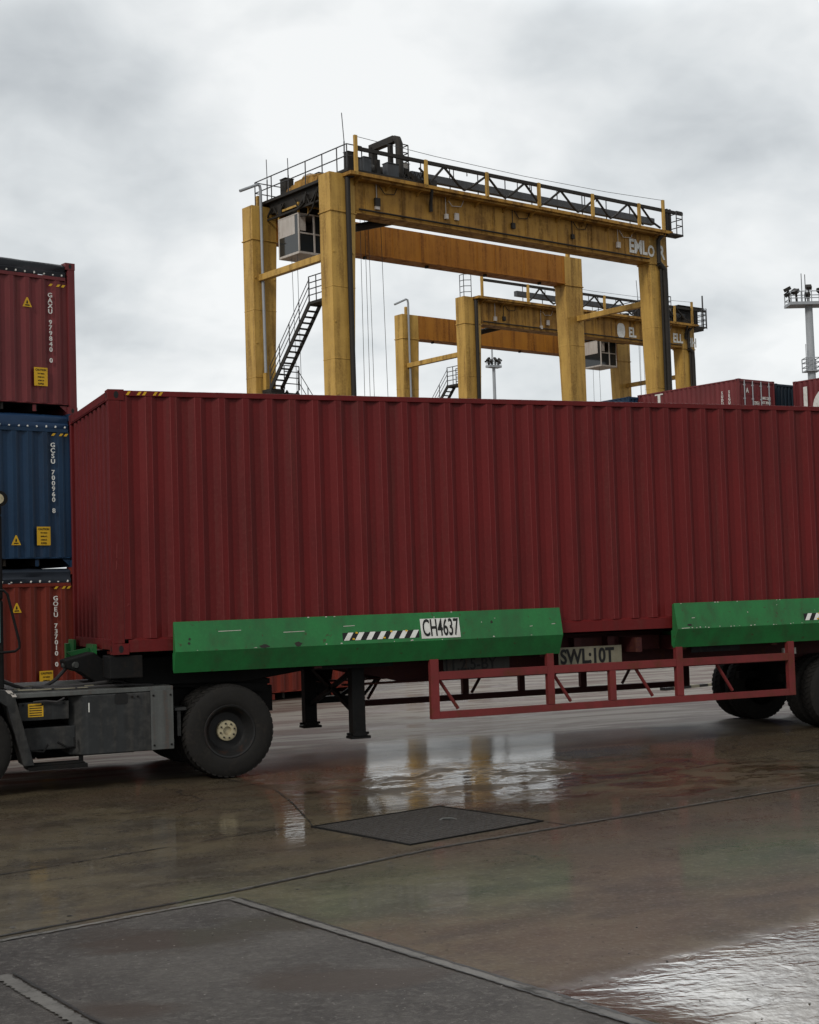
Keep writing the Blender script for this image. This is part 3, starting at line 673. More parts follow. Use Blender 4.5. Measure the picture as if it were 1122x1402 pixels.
# ------------------------------------------------------------------ trailer
tr_ = thing('container_trailer', 'skeletal container trailer with green side guides and red side frames', 'trailer', (5.0, 1.22, 0))
O = tr_.location
for y in (.72, 1.66):
    p = MB(O); p.prism([(2.2, 1.38), (13.0, 1.38), (13.0, .92), (3.6, .92), (2.9, 1.10), (2.2, 1.14)], 'y', y-.008, y+.008)
    p.box(2.9, 13.0, y-.075, y+.075, .90, .92); p.box(2.2, 13.0, y-.075, y+.075, 1.38, 1.40)
    p.build('main_beam', 'beam_red', tr_)
for x in (2.3, 3.75, 5.2, 6.55, 7.2, 8.6, 9.8, 11.2):
    p = MB(O); p.box(x, x+.09, .02, 2.42, 1.16, 1.34); p.build('cross_member', 'beam_red', tr_)
p = MB(O)   # outer rail with hooks that the box's bottom rail sits above
p.box(5.35, 7.15, .42, .44, 1.17, 1.35)
for x in (5.72, 6.2): p.box(x, x+.30, .30, .43, 1.21, 1.24); p.box(x+.1, x+.2, .28, .42, 1.24, 1.36)
p.build('outrigger', 'beam_red', tr_)
# gooseneck
p = MB(O)
p.prism([(-.02, 1.36), (2.3, 1.36), (2.3, 1.12), (1.6, 1.03), (.35, 1.05), (.10, 1.16)], 'y', .45, 1.98)
p.build('gooseneck', 'black', tr_, bev=.01)
p = MB(O); p.box(-.03, .33, .03, .43, 1.16, 1.405); p.build('bolster_end', 'black', tr_, bev=.01)
p = MB(O); p.box(-.03, .33, 1.99, 2.41, 1.16, 1.405); p.build('bolster_end', 'grey_steel', tr_, bev=.01)
p = MB(O)
p.box(-.06, -.03, 2.06, 2.42, 1.17, 1.55); p.box(-.11, -.06, 2.30, 2.42, 1.22, 1.50)
p.box(-.075, -.03, .75, 1.16, 1.14, 1.52); p.prism([(-.32, 1.44), (-.08, 1.48), (-.08, 1.20)], 'y', .95, 1.05)
p.box(-.06, -.03, 1.17, 2.05, 1.26, 1.42)
p.build('front_plate', 'green', tr_)
p = MB(O); p.prism([(-.42, 1.36), (-.10, 1.44), (.02, 1.34), (.12, 1.08), (-.02, 1.06), (-.25, 1.22), (-.40, 1.27)], 'y', .55, .95); p.build('coupling_head', 'black', tr_, bev=.015)
p = MB(O); p.tube((-.40, .75, 1.30), (-.30, .53, 1.31), .035, 10); p.build('coupling', 'light_steel', tr_, smooth=40)
p = MB(O); p.box(.15, 1.95, .62, 1.85, .985, 1.045); p.build('kingpin_plate', 'black', tr_)
# green side guides
def guide(x0, x1, s):
    Y_ = (lambda d: d) if s > 0 else (lambda d: 2.438-d)
    A, Bf, Cb, D = (-.075, 1.752), (-.145, 1.425), (-.03, 1.190), (.015, 1.45)
    p = MB(O); th = .012
    pl = [(Y_(A[0]), A[1]), (Y_(Bf[0]), Bf[1]), (Y_(Cb[0]), Cb[1]), (Y_(Cb[0]+th), Cb[1]+.004), (Y_(Bf[0]+th+.002), Bf[1]), (Y_(A[0]+th), A[1])]
    p.prism(pl, 'x', x0, x1)
    for x in (x0+.004, x1-.012): p.prism([(Y_(A[0]+th), A[1]-.01), (Y_(Bf[0]+th), Bf[1]), (Y_(Cb[0]+th), Cb[1]+.005), (Y_(.02), 1.22), (Y_(.02), 1.405), (Y_(-.012), 1.42), (Y_(-.03), 1.74)], 'x', x, x+.008)
    x = x0+.3
    while x < x1-.2: p.box(x, x+.06, min(Y_(-.02), Y_(.70)), max(Y_(-.02), Y_(.70)), 1.20, 1.385); x += 1.35
    return p.build('side_guide', 'green', tr_, bev=.003)
gs_ = [guide(.655, 5.44, 1), guide(7.07, 12.0, 1), guide(.655, 5.44, -1), guide(7.07, 12.0, -1)]
def on_guide(x, f, d=.003):      # point on the upper face: f 0 at the fold, 1 at the top edge
    return Vector((x, -.145+.07*f-d, 1.425+.327*f))
gd = MB(O); upv = Vector((0, .07, .327)).normalized()
gd.add([on_guide(3.575, .08, .004), on_guide(4.075, .08, .004), on_guide(4.075, .78, .004), on_guide(3.575, .78, .004)], [(0, 1, 2, 3)])
npl = gd.build('number_plate', 'white', tr_, normals=False)
tx = MB(O); tx.text('CH4637', on_guide(3.60, .17, .006), (1, 0, 0), upv, .285, .475, .012, .002); tx.build('plate_lettering', 'ink', npl, normals=False)
for x0, x1 in ((2.60, 3.55), (9.02, 9.97)):
    st = MB(O); st.cur = 0; n = 7
    st.add([on_guide(x0, .13), on_guide(x1, .13), on_guide(x1, .40), on_guide(x0, .40)], [(0, 1, 2, 3)])
    st.cur = 1; w_ = (x1-x0)/n
    for k in range(n):
        a = x0+k*w_
        st.add([on_guide(a+.01, .13, .005), on_guide(a+.075, .13, .005), on_guide(min(a+.135, x1), .40, .005), on_guide(a+.07, .40, .005)], [(0, 1, 2, 3)])
    st.cur = 2
    for k in range(5): a = x0+random.random()*(x1-x0-.03); f = random.choice((.15, .36)); st.add([on_guide(a, f, .007), on_guide(a+.03, f, .007), on_guide(a+.028, f+.05, .007), on_guide(a+.004, f+.06, .007)], [(0, 1, 2, 3)])
    st.build('hazard_stripes', ['ink', 'white', 'sign_yellow'], tr_, normals=False)
# chips and scrapes showing bare metal on the guides
ch = MB(O)
for k in range(46):
    x = random.choice((random.uniform(.7, 5.35), random.uniform(7.15, 9.4))); f = random.choice((0.01, .02, .03, .97, random.random()))
    l = random.uniform(.008, .03); hh = random.uniform(.012, .035)
    ch.add([on_guide(x, f, .002), on_guide(x+l, f, .002), on_guide(x+l*.8, f+hh, .002), on_guide(x+l*.2, f+hh*1.2, .002)], [(0, 1, 2, 3)])
for (x, l, f) in ((1.15, .26, .62), (2.62, .14, .62), (7.13, .12, .02), (5.0, .04, .35), (7.3, .05, .40), (5.3, .05, .40), (1.9, .25, .5)):
    ch.add([on_guide(x, f, .002), on_guide(x+l, f+.01, .002), on_guide(x+l, f+.028, .002), on_guide(x, f+.02, .002)], [(0, 1, 2, 3)])
ch.build('paint_chips', 'cab_white', tr_, normals=False)
ch = MB(O)
for (x, f, w_, hh) in ((1.66, -.02, .07, .16), (2.06, -.02, .06, .2), (.82, .35, .018, .12), (.81, .22, .02, .1), (4.5, .5, .02, .14), (7.25, .1, .04, .1)):
    n = 14
    ch.add([on_guide(x+w_*math.cos(a)*random.uniform(.5, 1), max(.005, f+hh/2+hh/2*math.sin(a)*random.uniform(.6, 1)), .0022) for a in [2*math.pi*k/n for k in range(n)]], [tuple(range(n))])
ch.build('oil_stain', M['dk'], tr_, normals=False)
# red side frames (under-run guards)
def side_frame(y, s, mat):
    p = MB(O); q_ = lambda d: y+s*d
    def bx(x0, x1, z0, z1, d0=0, d1=.075): p.box(x0, x1, min(q_(d0), q_(d1)), max(q_(d0), q_(d1)), z0, z1)
    for x0, x1, z0, z1 in ((3.71, 3.815, .50, 1.20), (5.255, 5.345, .585, 1.20), (6.12, 6.205, .585, .952), (7.09, 7.185, .585, 1.20), (8.80, 8.895, .50, 1.20)): bx(x0, x1, z0, z1)
    for x0, x1 in ((3.815, 5.255), (5.345, 7.09), (7.185, 8.80)): bx(x0, x1, .955, 1.05, .004, .07)
    bx(3.815, 8.80, .50, .583, .004, .07)
    for x in (3.86, 5.38, 6.55, 7.75): p.tube((x-.02 if s > 0 else x+.24, q_(.09), .97), (x+.24 if s > 0 else x-.02, q_(.12), .60), .022, 8)
    return p.build('side_frame', mat, tr_, bev=.004)
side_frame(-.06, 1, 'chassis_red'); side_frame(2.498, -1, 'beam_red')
# frame from the landing legs forward on the far side
p = MB(O); p.bar((3.1, 2.44, .62), (3.75, 2.44, .62), .07, .085); p.bar((3.45, 2.44, .64), (4.05, 2.30, 1.05), .05); p.bar((3.80, 2.44, .64), (4.10, 2.30, 1.05), .04); p.bar((3.08, 2.44, .62), (3.2, 2.44, 1.15), .06); p.build('brace', 'black', tr_)
# landing legs
for y in (.26, 2.0):
    p = MB(O); p.box(2.84, 3.0, y, y+.15, .34, 1.20); lg = p.build('landing_leg', 'black', tr_, bev=.008)
    p = MB(O); p.box(2.81, 3.05, y-.02, y+.17, .305, .335); p.prism([(2.83, .34), (3.01, .34), (2.98, .40), (2.86, .40)], 'y', y-.03, y); p.tube((2.79, y+.08, .36), (3.06, y+.08, .36), .016); p.build('leg_foot', 'black', lg)
p = MB(O); p.bar((2.92, .42, .60), (2.92, 2.0, 1.1), .05); p.bar((2.92, .42, 1.1), (2.92, 2.0, .60), .05)
p.prism([(3.0, 1.2), (3.0, .76), (3.05, .72), (3.13, .78), (3.2, .92), (3.25, 1.2)], 'y', 1.98, 1.995); p.box(2.3, 3.3, .1, 2.3, 1.14, 1.20)
p.build('leg_brace', 'black', tr_)
# load plates on the chassis web
p = MB(O); p.box(5.55, 6.45, .20, .208, 1.01, 1.25); pl = p.build('load_plate', 'cream', tr_)
tx = MB(O); tx.text('SWL:10T', (5.575, .197, 1.05), (1, 0, 0), (0, 0, 1), .25, .80, .03, .002); tx.build('plate_lettering', 'ink', pl, normals=False)
p = MB(O); p.box(3.99, 4.87, .20, .208, 1.02, 1.20); pl = p.build('load_plate', 'dim_plate', tr_)
tx = MB(O); tx.text('11.2.5-BY', (4.02, .197, 1.045), (1, 0, 0), (0, 0, 1), .20, .9, .012, .002); tx.build('plate_lettering', 'ink', pl, normals=False)
p = MB(O); p.box(7.55, 8.3, .30, .31, 1.10, 1.26); p.build('dim_panel', 'grey_steel', tr_)
p = MB(O); p.box(8.92, 9.12, .20, .24, 1.02, 1.10); p.build('marker_light', 'cab_white', tr_)

# wheels
def tyre(mb, c, y0, y1, R_, rim, lugs=44):
    """tyre around the y axis at c, from y0 (outer face) to y1"""
    w_ = y1-y0
    prof = [(y0+.02, rim), (y0+.004, rim+.03), (y0, rim+.08), (y0+.006, R_-.10), (y0+.018, R_-.040), (y0+.04, R_-.016), (y0+w_/2, R_-.011), (y1-.04, R_-.016), (y1-.018, R_-.040), (y1-.006, R_-.10), (y1, rim+.08), (y1-.02, rim)]
    mb.lathe(prof, c, 72)
    c = Vector(c)
    for k in range(lugs):
        for side in (0, 1):
            a0 = 2*math.pi*(k+.5*side)/lugs; da = 2*math.pi/lugs*.62
            ya, yb = (y0+.03, y0+w_*.47) if side == 0 else (y1-.03, y1-w_*.47)
            vs = []
            for r_ in (R_-.05, R_):
                for yy, tw, rr_ in ((ya, 0, -.012), (yb, .09, 0)):
                    for d in (0, da): a = a0+d+tw; q_ = r_+rr_ if r_ == R_ else r_; vs.append(c+Vector((q_*math.cos(a), yy, q_*math.sin(a))))
            mb.add(vs, [(0, 1, 3, 2), (4, 6, 7, 5), (0, 4, 5, 1), (2, 3, 7, 6), (0, 2, 6, 4), (1, 5, 7, 3)])
def wheel(root, off, x, y, R_, width, s, dual=False, hubcol='hub', dish=.17):
    """s = +1 when the outer face looks towards -y"""
    c = (x, y, R_); rim = .285
    def yy(d): return y+s*d
    t_ = MB(off); a, b_ = sorted((0, s*width)); tyre(t_, c, a, b_, R_, rim)
    if dual:
        a, b_ = sorted((s*(width+.06), s*(2*width+.06))); tyre(t_, c, a, b_, R_, rim)
    wh = t_.build('wheel', 'rubber', root, smooth=35)
    r_ = MB(off); r_.lathe([(s*.016, rim+.012), (s*.006, rim+.004), (s*.012, rim-.012), (s*.05, rim-.03), (s*dish*.8, rim-.055), (s*dish, .20), (s*dish, .11), (s*dish, .0)], c, 48); r_.build('rim', 'rim', wh, smooth=40)
    h_ = MB(off); d = dish-.045
    h_.lathe([(s*dish, .116), (s*d, .112), (s*(d-.008), .10), (s*(d-.008), .048), (s*(d+.02), .046), (s*(d+.02), 0)], c, 32)
    h_.cur = 1
    for k in range(8):
        a = 2*math.pi*(k+.3)/8; px, pz = x+.082*math.cos(a), R_+.082*math.sin(a)
        h_.tube((px, yy(d-.022), pz), (px, yy(d), pz), .0105, 6)
    h_.build('hub', [hubcol, 'dk'], wh, smooth=40)
    return wh
# trailer axle(s)
for x in (9.72, 11.0):
    wheel(tr_, O, x, .06, .50, .27, 1, True, 'rim', .12); wheel(tr_, O, x, 2.40, .50, .27, -1, True, 'rim', .12)
    p = MB(O); p.tube((x, .2, .50), (x, 2.25, .50), .07, 12); p.box(x-.5, x+.5, .66, .74, .62, .72); p.box(x-.5, x+.5, 1.66, 1.74, .62, .72); p.box(x-.06, x+.06, .6, 1.8, .55, .9); p.build('axle', 'black', tr_)

# ------------------------------------------------------------------ terminal tractor
tt = thing('terminal_tractor', 'dark grey yard tractor pulling the trailer, cut by the left edge', 'truck', (0, .9, 0))
O = tt.location
wheel(tt, O, 1.27, -.06, .52, .30, 1, True)
wheel(tt, O, 1.27, 2.44, .52, .30, -1, True)
wheel(tt, O, -1.585, -.06, .52, .30, 1)
wheel(tt, O, -1.585, 2.44, .52, .30, -1)
p = MB(O); p.tube((1.27, .3, .52), (1.27, 2.1, .52), .09, 12); p.box(1.1, 1.44, 1.0, 1.4, .36, .72); p.tube((-1.585, .2, .52), (-1.585, 2.1, .52), .07, 12); p.build('axle', 'black', tt, smooth=40)
for y in (.70, 1.60): p = MB(O); p.box(-2.9, 2.0, y, y+.09, .66, .96); p.build('chassis_rail', 'black', tt)
# fuel tank, a box with a chamfered front corner
p = MB(O); p.prism([(-.29, .0), (.645, .0), (.645, .62), (-.46, .62), (-.46, .17)], 'z', .365, 1.0); tk = p.build('fuel_tank', 'grey_steel', tt, bev=.012)
p = MB(O); p.box(.40, .648, -.010, .0, .372, 1.012); p.build('tank_lid', 'light_steel', tk, bev=.003)
p = MB(O); hx, hz = .08, .945
p.add([(hx+.075*c_*(1 if abs(c_) > .5 else 1), -.0035, hz+.06*s_) for c_, s_ in [(-.95, -.7), (-.7, -1), (.7, -1), (.95, -.7), (.95, .7), (.7, .95), (-.7, .95), (-.95, .7)]], [tuple(range(8))]); p.build('tank_opening', 'ink', tk, normals=False)
p = MB(O); p.quad((-.275, -.002, .82), (-.262, -.002, .82), (-.262, -.002, .92), (-.275, -.002, .92)); p.build('tank_mark', 'white', tk, normals=False)
# deck and locker below it
p = MB(O); p.box(-1.04, .66, .03, 2.3, 1.006, 1.055); p.prism([(-1.04, 1.056), (.3, 1.056), (.3, 1.075), (-1.04, 1.075)], 'y', .30, 1.0); p.build('deck', 'light_steel', tt, bev=.006)
p = MB(O)
for k in range(9): x = random.uniform(-1.0, .2); y = random.uniform(.1, .9); l = random.uniform(.05, .22); p.box(x, x+l, y, y+.03, 1.077, 1.077+random.uniform(.004, .014))
p.build('debris', 'cream', tt)
p = MB(O); p.box(-1.0, -.47, .06, .6, .76, .955); lk = p.build('locker', 'grey_steel', tt, bev=.008)
p = MB(O); p.quad((-.90, .0565, .80), (-.74, .0565, .80), (-.74, .0565, .94), (-.90, .0565, .94)); st_ = p.build('warning_sticker', 'sign_yellow', lk, normals=False)
p = MB(O)
for k in range(5): p.box(-.885, -.755, .0555, .056, .812+k*.025, .822+k*.025)
p.build('sticker_lettering', 'ink', st_)
p = MB(O); p.box(-.97, -.40, .10, .6, .44, .68); p.build('battery_box', 'grey_steel', tt, bev=.01)
p = MB(O); p.path([(-.95, .05, .50), (-.93, .02, .45), (-.75, .02, .43), (-.70, .05, .50)], .012); p.path([(-.60, .05, .52), (-.50, .02, .46), (-.42, .03, .46), (-.42, .05, .56)], .012); p.build('grab_handle', 'black', tt)
p = MB(O); p.box(-.92, -.30, -.05, .32, .245, .285); p.box(-.92, -.88, .0, .06, .285, .46); p.box(-.36, -.32, .1, .16, .285, .46)
for k in range(4): p.box(-.90, -.32, .0+.07*k, .03+.07*k, .286, .30)
p.build('step', 'black', tt, bev=.004)
p = MB(O); p.path([(-.52, .04, .985), (-.60, .02, .95), (-.72, .03, .965), (-.85, .02, .96)], .010); p.build('air_hose', 'hose', tt)
# the tractor's far side and underbody
p = MB(O); p.box(-.55, .62, 1.86, 2.40, .17, 1.0); p.build('battery_case', 'black', tt, bev=.02)
p = MB(O); p.box(-1.1, -.56, 1.9, 2.4, .17, .9); p.build('step', 'black', tt)
p = MB(O); p.box(-2.3, -.9, .85, 1.5, .34, .98); p.build('gearbox', 'black', tt, bev=.03)
p = MB(O); p.tube((-.9, 1.17, .55), (1.2, 1.2, .52), .07, 12); p.box(-.3, .5, .75, 1.6, .30, .60); p.build('driveshaft', 'black', tt)
p = MB(O); p.box(.75, 1.8, .66, 1.76, .62, .98); p.build('suspension_frame', 'black', tt)
p = MB(O); p.path([(.30, .5, 1.08), (.10, .45, 1.12), (-.15, .42, 1.10), (-.45, .40, 1.09), (-.8, .46, 1.09)], .018, 6); p.path([(.5, .3, 1.06), (.2, .26, 1.08), (-.3, .22, 1.075), (-.7, .28, 1.085)], .014, 6); p.build('air_line', 'hose', tt, smooth=60)
p = MB(O)
for (x, z) in ((.43, .96), (.62, .96), (.43, .42), (.62, .42), (.20, .96), (.26, .96)): p.tube((x, -.018, z), (x, .0, z), .012, 6)
for x in (-.95, -.75, -.52): p.tube((x, .045, .93), (x, .06, .93), .012, 6)
p.build('bolts', 'black', tt)
# front mudguard
p = MB(O); pr = [(-1.62, 1.16), (-1.30, 1.14), (-1.06, 1.08), (-.86, .30), (-.97, .30), (-1.13, .93), (-1.32, 1.07), (-1.62, 1.09)]; p.prism(pr, 'y', -.07, .34); p.build('mudguard', 'grey_steel', tt, bev=.008)
p = MB(O); p.quad((-1.075, -.074, 1.03), (-1.03, -.074, 1.03), (-1.045, -.074, 1.06), (-1.10, -.074, 1.075)); p.quad((-1.12, -.074, 1.07), (-1.05, -.074, 1.05), (-1.09, -.074, 1.10), (-1.15, -.074, 1.105)); p.build('reflector', 'cab_white', tt, normals=False)
# cab (its rear corner shows)
cab = MB(O); cab.box(-2.75, -1.135, .08, 1.30, 1.10, 2.05); cab.box(-2.75, -2.62, .08, 1.30, 2.05, 2.95); cab.box(-1.20, -1.135, .08, .16, 2.05, 2.95); cab.box(-1.20, -1.135, 1.22, 1.30, 2.05, 2.95); cab.box(-2.75, -1.135, .08, 1.30, 2.95, 3.05)
cb_ = cab.build('cab', 'black', tt, bev=.02)
p = MB(O); p.quad((-2.62, .085, 2.05), (-1.20, .085, 2.05), (-1.20, .085, 2.95), (-2.62, .085, 2.95)); p.quad((-1.14, .16, 2.05), (-1.14, 1.22, 2.05), (-1.14, 1.22, 2.95), (-1.14, .16, 2.95)); p.quad((-1.75, .074, 1.6), (-1.168, .074, 1.6), (-1.168, .074, 2.03), (-1.75, .074, 2.03)); p.build('window', 'teal_glass', cb_, normals=False)
p = MB(O); p.path([(-1.3, .0, 2.15), (-1.14, .0, 2.15), (-1.10, .0, 2.11), (-.985, .0, 1.60), (-.985, .0, 1.54), (-1.03, .0, 1.505), (-1.3, .0, 1.49)], .014, 8); p.build('grab_rail', 'black', tt, smooth=60)
p = MB(O); p.lathe([(0, .0), (0, .085), (.06, .085), (.10, .05), (.10, 0)], (-1.165, .0, 3.12), 20); p.cur = 1; p.lathe([(-.004, 0), (-.004, .055)], (-1.175, .0, 3.12), 16); p.cur = 0; p.bar((-1.17, .05, 2.94), (-1.165, .05, 3.05), .03); p.build('work_lamp', ['black', 'hub'], tt, smooth=40)
p = MB(O)
pts = [(-.33, .75, 1.33), (-.40, .72, 1.25), (-.50, .70, 1.15), (-.62, .68, 1.085), (-.74, .66, 1.06), (-.86, .62, 1.075), (-.98, .5, 1.12), (-1.12, .3, 1.18)]
p.path(pts, .022, 8); p.build('air_line', 'hose', tt, smooth=60)
# fifth wheel and rear end
p = MB(O); p.prism([(-.05, 1.056), (.35, 1.056), (1.9, .90), (1.9, .99), (1.2, 1.03), (.25, 1.03+.05)], 'y', .55, 1.85)
p.prism([(.05, 1.06), (.5, 1.115), (1.55, 1.12), (1.75, 1.04), (1.75, .98), (.05, .98)], 'y', .7, 1.75); p.build('fifth_wheel', 'black', tt)
p = MB(O); p.box(.67, .80, .02, .5, .78, .81); p.box(.70, .74, .04, .08, .5, .78); p.build('bracket', 'grey_steel', tt)
p = MB(O); p.box(-.4, .6, .9, 1.7, .48, .70); p.build('driveline', 'black', tt, smooth=40)

# ------------------------------------------------------------------ gantry cranes
def rail_run(mb, pts, h=1.05, r=.028, mids=(.55,), ends=True):
    P3 = [Vector(p) for p in pts]
    for p in P3: mb.tube(p, p+Vector((0, 0, h)), r, 6)
    for a, b_ in zip(P3, P3[1:]):
        for hh in (h,)+tuple(mids): mb.tube(a+Vector((0, 0, hh)), b_+Vector((0, 0, hh)), r*.9, 6)
def crane(label, loc, rot, ta, right_house, graf):
    c = thing('gantry_crane', label, 'crane', loc, rot, 'yellow gantry cranes of the yard')
    SP, B = 23.47, 6.687; D = .90
    GB, GT = 19.95, 21.62
    zs = 2.0
    # legs: outer side plumb, inner side tapering downwards
    for (a0, s) in ((0, 1), (SP, -1)):
        for b0_ in (0, B):
            p = MB()
            A = lambda d: a0+s*d
            lo = [(A(0), b0_+.02), (A(.80), b0_+.02), (A(.80), b0_+D), (A(0), b0_+D)]; hi = [(A(0), b0_), (A(1.46), b0_), (A(1.46), b0_+D), (A(0), b0_+D)]
            if s < 0: lo = [lo[1], lo[0], lo[3], lo[2]]; hi = [hi[1], hi[0], hi[3], hi[2]]
            p.hexa([(x, y, zs) for x, y in lo], [(x, y, GB-.09) for x, y in hi])
            xs_ = sorted((A(-.05), A(1.52))); p.box(xs_[0], xs_[1], b0_-.05, b0_+D+.05, GB-.09, GB-.03)
            xh = sorted((A(0), A(1.46))); p.box(xh[0], xh[1], b0_, b0_+D, GB-.03, GT+(.10 if s > 0 and b0_ == 0 else 0))
            for z in (17.9, 14.6, 11.2):
                wd = .80+(z-zs)/(GB-zs)*.66
                for d in (.12, wd-.12): p.box(min(A(d-.05), A(d+.05)), max(A(d-.05), A(d+.05)), b0_-.035, b0_, z, z+.1)
            for z in (4.4, 6.9, 9.4, 12.9, 16.3):
                wd = .80+(z-zs)/(GB-zs)*.66; xs_ = sorted((A(-.012), A(wd+.012))); p.box(xs_[0], xs_[1], b0_-.012, b0_+D+.012, z, z+.05)
            lg = p.build('leg', 'yellow', c, bev=.03)
    # girders
    for b0_, mat, th_ in ((0, 'yellow_rust', .0), (B, 'orange', .12)):
        p = MB(); p.box(1.462, SP-1.462, b0_+.004, b0_+D-.004, GB+.05, GT)
        p.box(1.46, SP-1.46, b0_-.05, b0_+D+.05, GB-.02, GB+.05)
        k = 2.0
        while k < SP-1.5:
            p.box(k, k+.05, b0_-.022, b0_, GB+.05, GT); k += random.choice((1.3, 1.9, 2.3))
        p.build('girder', mat, c, bev=.02)
    for k in range(5): a = 3+k*4.3; p = MB(); p.box(a, a+.12, B+.3, B+.5, GB-.16, GB-.02); p.build('buffer_stop', 'dk', c)
    p = MB(); p.box(SP-1.0, SP-.75, B+.2, B+.4, GT, GT+.42); p.box(.5, .8, B+.2, B+.4, GT, GT+.6); p.build('lifting_lug', 'yellow', c, bev=.05)
    # near walkway: floor, brackets, dark truss, posts, cable tray
    p = MB(); p.box(.75, 23.3, -.66, -.006, GT-.06, GT+.10); p.box(1.5, 22.9, -.5, -.05, GT-.16, GT-.065)
    for k in range(12): a = 1.4+k*1.9; p.prism([(-.6, GT-.06), (-.024, GT-.06), (-.024, GT-.40)], 'x', a, a+.06)
    p.build('walkway', 'yellow_rust', c)
    p = MB(); ct = 22.86
    p.bar((1.1, -.52, ct), (24.3, -.52, ct), .13, .17)
    bots = [5.55, 7.9, 10.65, 13.2, 15.9, 18.4, 21.0]; tops = [6.6, 9.45, 12.05, 14.65, 17.3, 19.8]
    for k in range(6):
        for q_ in (bots[k], bots[k+1]):
            p.path([(tops[k], -.52, ct-.05), (tops[k]+(q_-tops[k])*.75, -.52, 22.02), (q_, -.52, 21.84)], .062, 6)
    p.path([(20.9, -.52, ct-.05), (21.7, -.52, 22.1), (22.4, -.52, 21.84)], .062, 6)
    for a in (23.0, 23.25): p.bar((a, -.5, 21.5), (a, -.5, 23.0), .12)
    p.box(22.9, 23.9, -.9, -.3, 21.45, 21.55)
    p.build('truss_rail', 'dk', c)
    for a, z in ((1.12, 23.45), (5.38, 22.95), (9.36, 22.95), (12.98, 22.95), (16.95, 22.95), (20.6, 22.95), (22.6, 23.42)):
        p = MB(); p.bar((a, -.60, 21.6), (a, -.60, z), .17, .12); p.build('railing_post', 'yellow', c)
    p = MB(); rail_run(p, [(23.4, -.85, 21.55), (23.9, -.85, 21.55), (23.9, .5, 21.55)], 1.3, .03, (.5, .9)); p.build('end_railing', 'rail_dark', c)
    p = MB(); p.box(5.6, 23.4, .75, 1.05, 22.42, 22.78); p.build('cable_tray', 'tray', c)
    p = MB(); k = 6.3
    while k < 23: p.tube((k, .9, GT), (k, .9, 23.35), .03, 6); k += 1.9
    p.tube((6.3, .9, 23.33), (22.9, .9, 23.33), .02, 6)
    for a in (8.2, 12.6, 17.6): p.path([(a, .6, 22.7), (a, .6, 23.2), (a+.9, .6, 23.2), (a+.9, .6, 23.0)], .03, 6)
    p.build('tray_railing', 'rail_dark', c)
    p = MB(); p.path([(1.12, -.6, 23.4), (6, -.6, 23.22), (12, -.6, 23.15), (18, -.6, 23.22), (22.6, -.6, 23.4)], .014, 5); p.build('overhead_wire', 'rail_dark', c)
    p = MB(); p.box(2.6, 2.85, -.12, -.02, 20.25, 20.55); p.tube((2.72, -.05, 20.5), (2.72, -.05, 21.6), .03); p.box(7.6, 7.85, -.12, -.02, 20.4, 20.75); p.build('junction_box', 'cab_white', c)
    rs = random.Random(len(label))
    for k in range(5):
        a = 3.0+k*4.1+rs.uniform(-.5, .5); 
        if right_house and 14 < a < 17: continue
        p = MB(); z = rs.uniform(19.98, 20.7); w_ = rs.uniform(.12, .3); p.box(a, a+w_, -.15, -.024, z, z+w_*1.3); p.tube((a+w_/2, -.06, z+.1), (a+w_/2, -.06, GT-.1), .022, 6)
        p.path([(a+w_, -.07, GT-.2), (a+w_+.3, -.09, GT-.55), (a+w_+.9, -.09, GT-.5), (a+w_+1.1, -.07, GT-.15)], .022, 6); p.build('cable_run', ('dk', 'cab_white', 'dk')[k % 3], c)
    p = MB(); p.tube((1.6, -.10, GB+.16), (SP-1.6, -.10, GB+.16), .045, 6); p.build('conduit', 'dk', c)
    # cable pipes on the legs
    p = MB(); p.path([(1.15, -.35, 21.62), (.92, -.16, 21.5), (.92, -.16, 19), (.95, -.16, 2.5)], .13, 10); p.build('cable_pipe', 'dk', c, smooth=40)
    p = MB(); p.path([(22.75, -.45, 21.6), (22.55, -.2, 21.2), (22.55, -.2, 19.9)], .12, 10); p.path([(22.55, -.2, 19.9), (22.95, -.2, 19.6), (22.98, -.2, 19), (22.98, -.2, 2.5)], .17, 10); p.path([(22.72, -.16, 19.9), (22.75, -.16, 2.5)], .07, 8); p.build('cable_pipe', 'dk', c, smooth=40)
    # tie beams between the legs
    for a in (.30, SP-.60): p = MB(); p.box(a, a+.30, D, B, 17.78, 18.10); p.build('tie_beam', 'yellow', c, bev=.02)
    for a in (.0, SP-.9):
        p = MB(); p.box(a, a+.9, -1.6, B+D+1.6, 1.15, 2.0); sb = p.build('sill_beam', 'yellow', c, bev=.03)
    for a in (.45, SP-.45):
        for b0_ in (-1.0, .6, B+.3, B+1.9):
            p = MB()
            p.add([(a+dx, b0_+.62*math.cos(t_), .62+.62*math.sin(t_)) for dx in (-.22, .22) for t_ in [2*math.pi*j/24 for j in range(24)]],
                  [tuple(range(24)), tuple(range(24, 48))]+[(j, (j+1) % 24, 24+(j+1) % 24, 24+j) for j in range(24)])
            p.build('wheel', 'rubber', c, smooth=40)
    # lamp pipe on the far left leg
    p = MB(); y = B-.12; p.path([(-.75, y, 22.18), (.30, y, 22.66), (.44, y, 22.62), (.48, y, 22.4), (.48, y, 19), (.52, y, 12), (.52, y, 8)], .075, 8); p.build('lamp_pipe', 'galv', c, smooth=60)
    p = MB(); p.box(.35, .75, y-.25, y, 12.2, 13.1); p.build('junction_box', 'yellow', c)
    # stair on the left side
    p = MB(); a0, a1 = .35, .98; b0_, z0_, b1_, z1_ = 5.9, 12.25, 2.35, 15.95
    for a in (a0, a1): p.bar((a, b0_, z0_), (a, b1_, z1_), .06, .22)
    n = 15
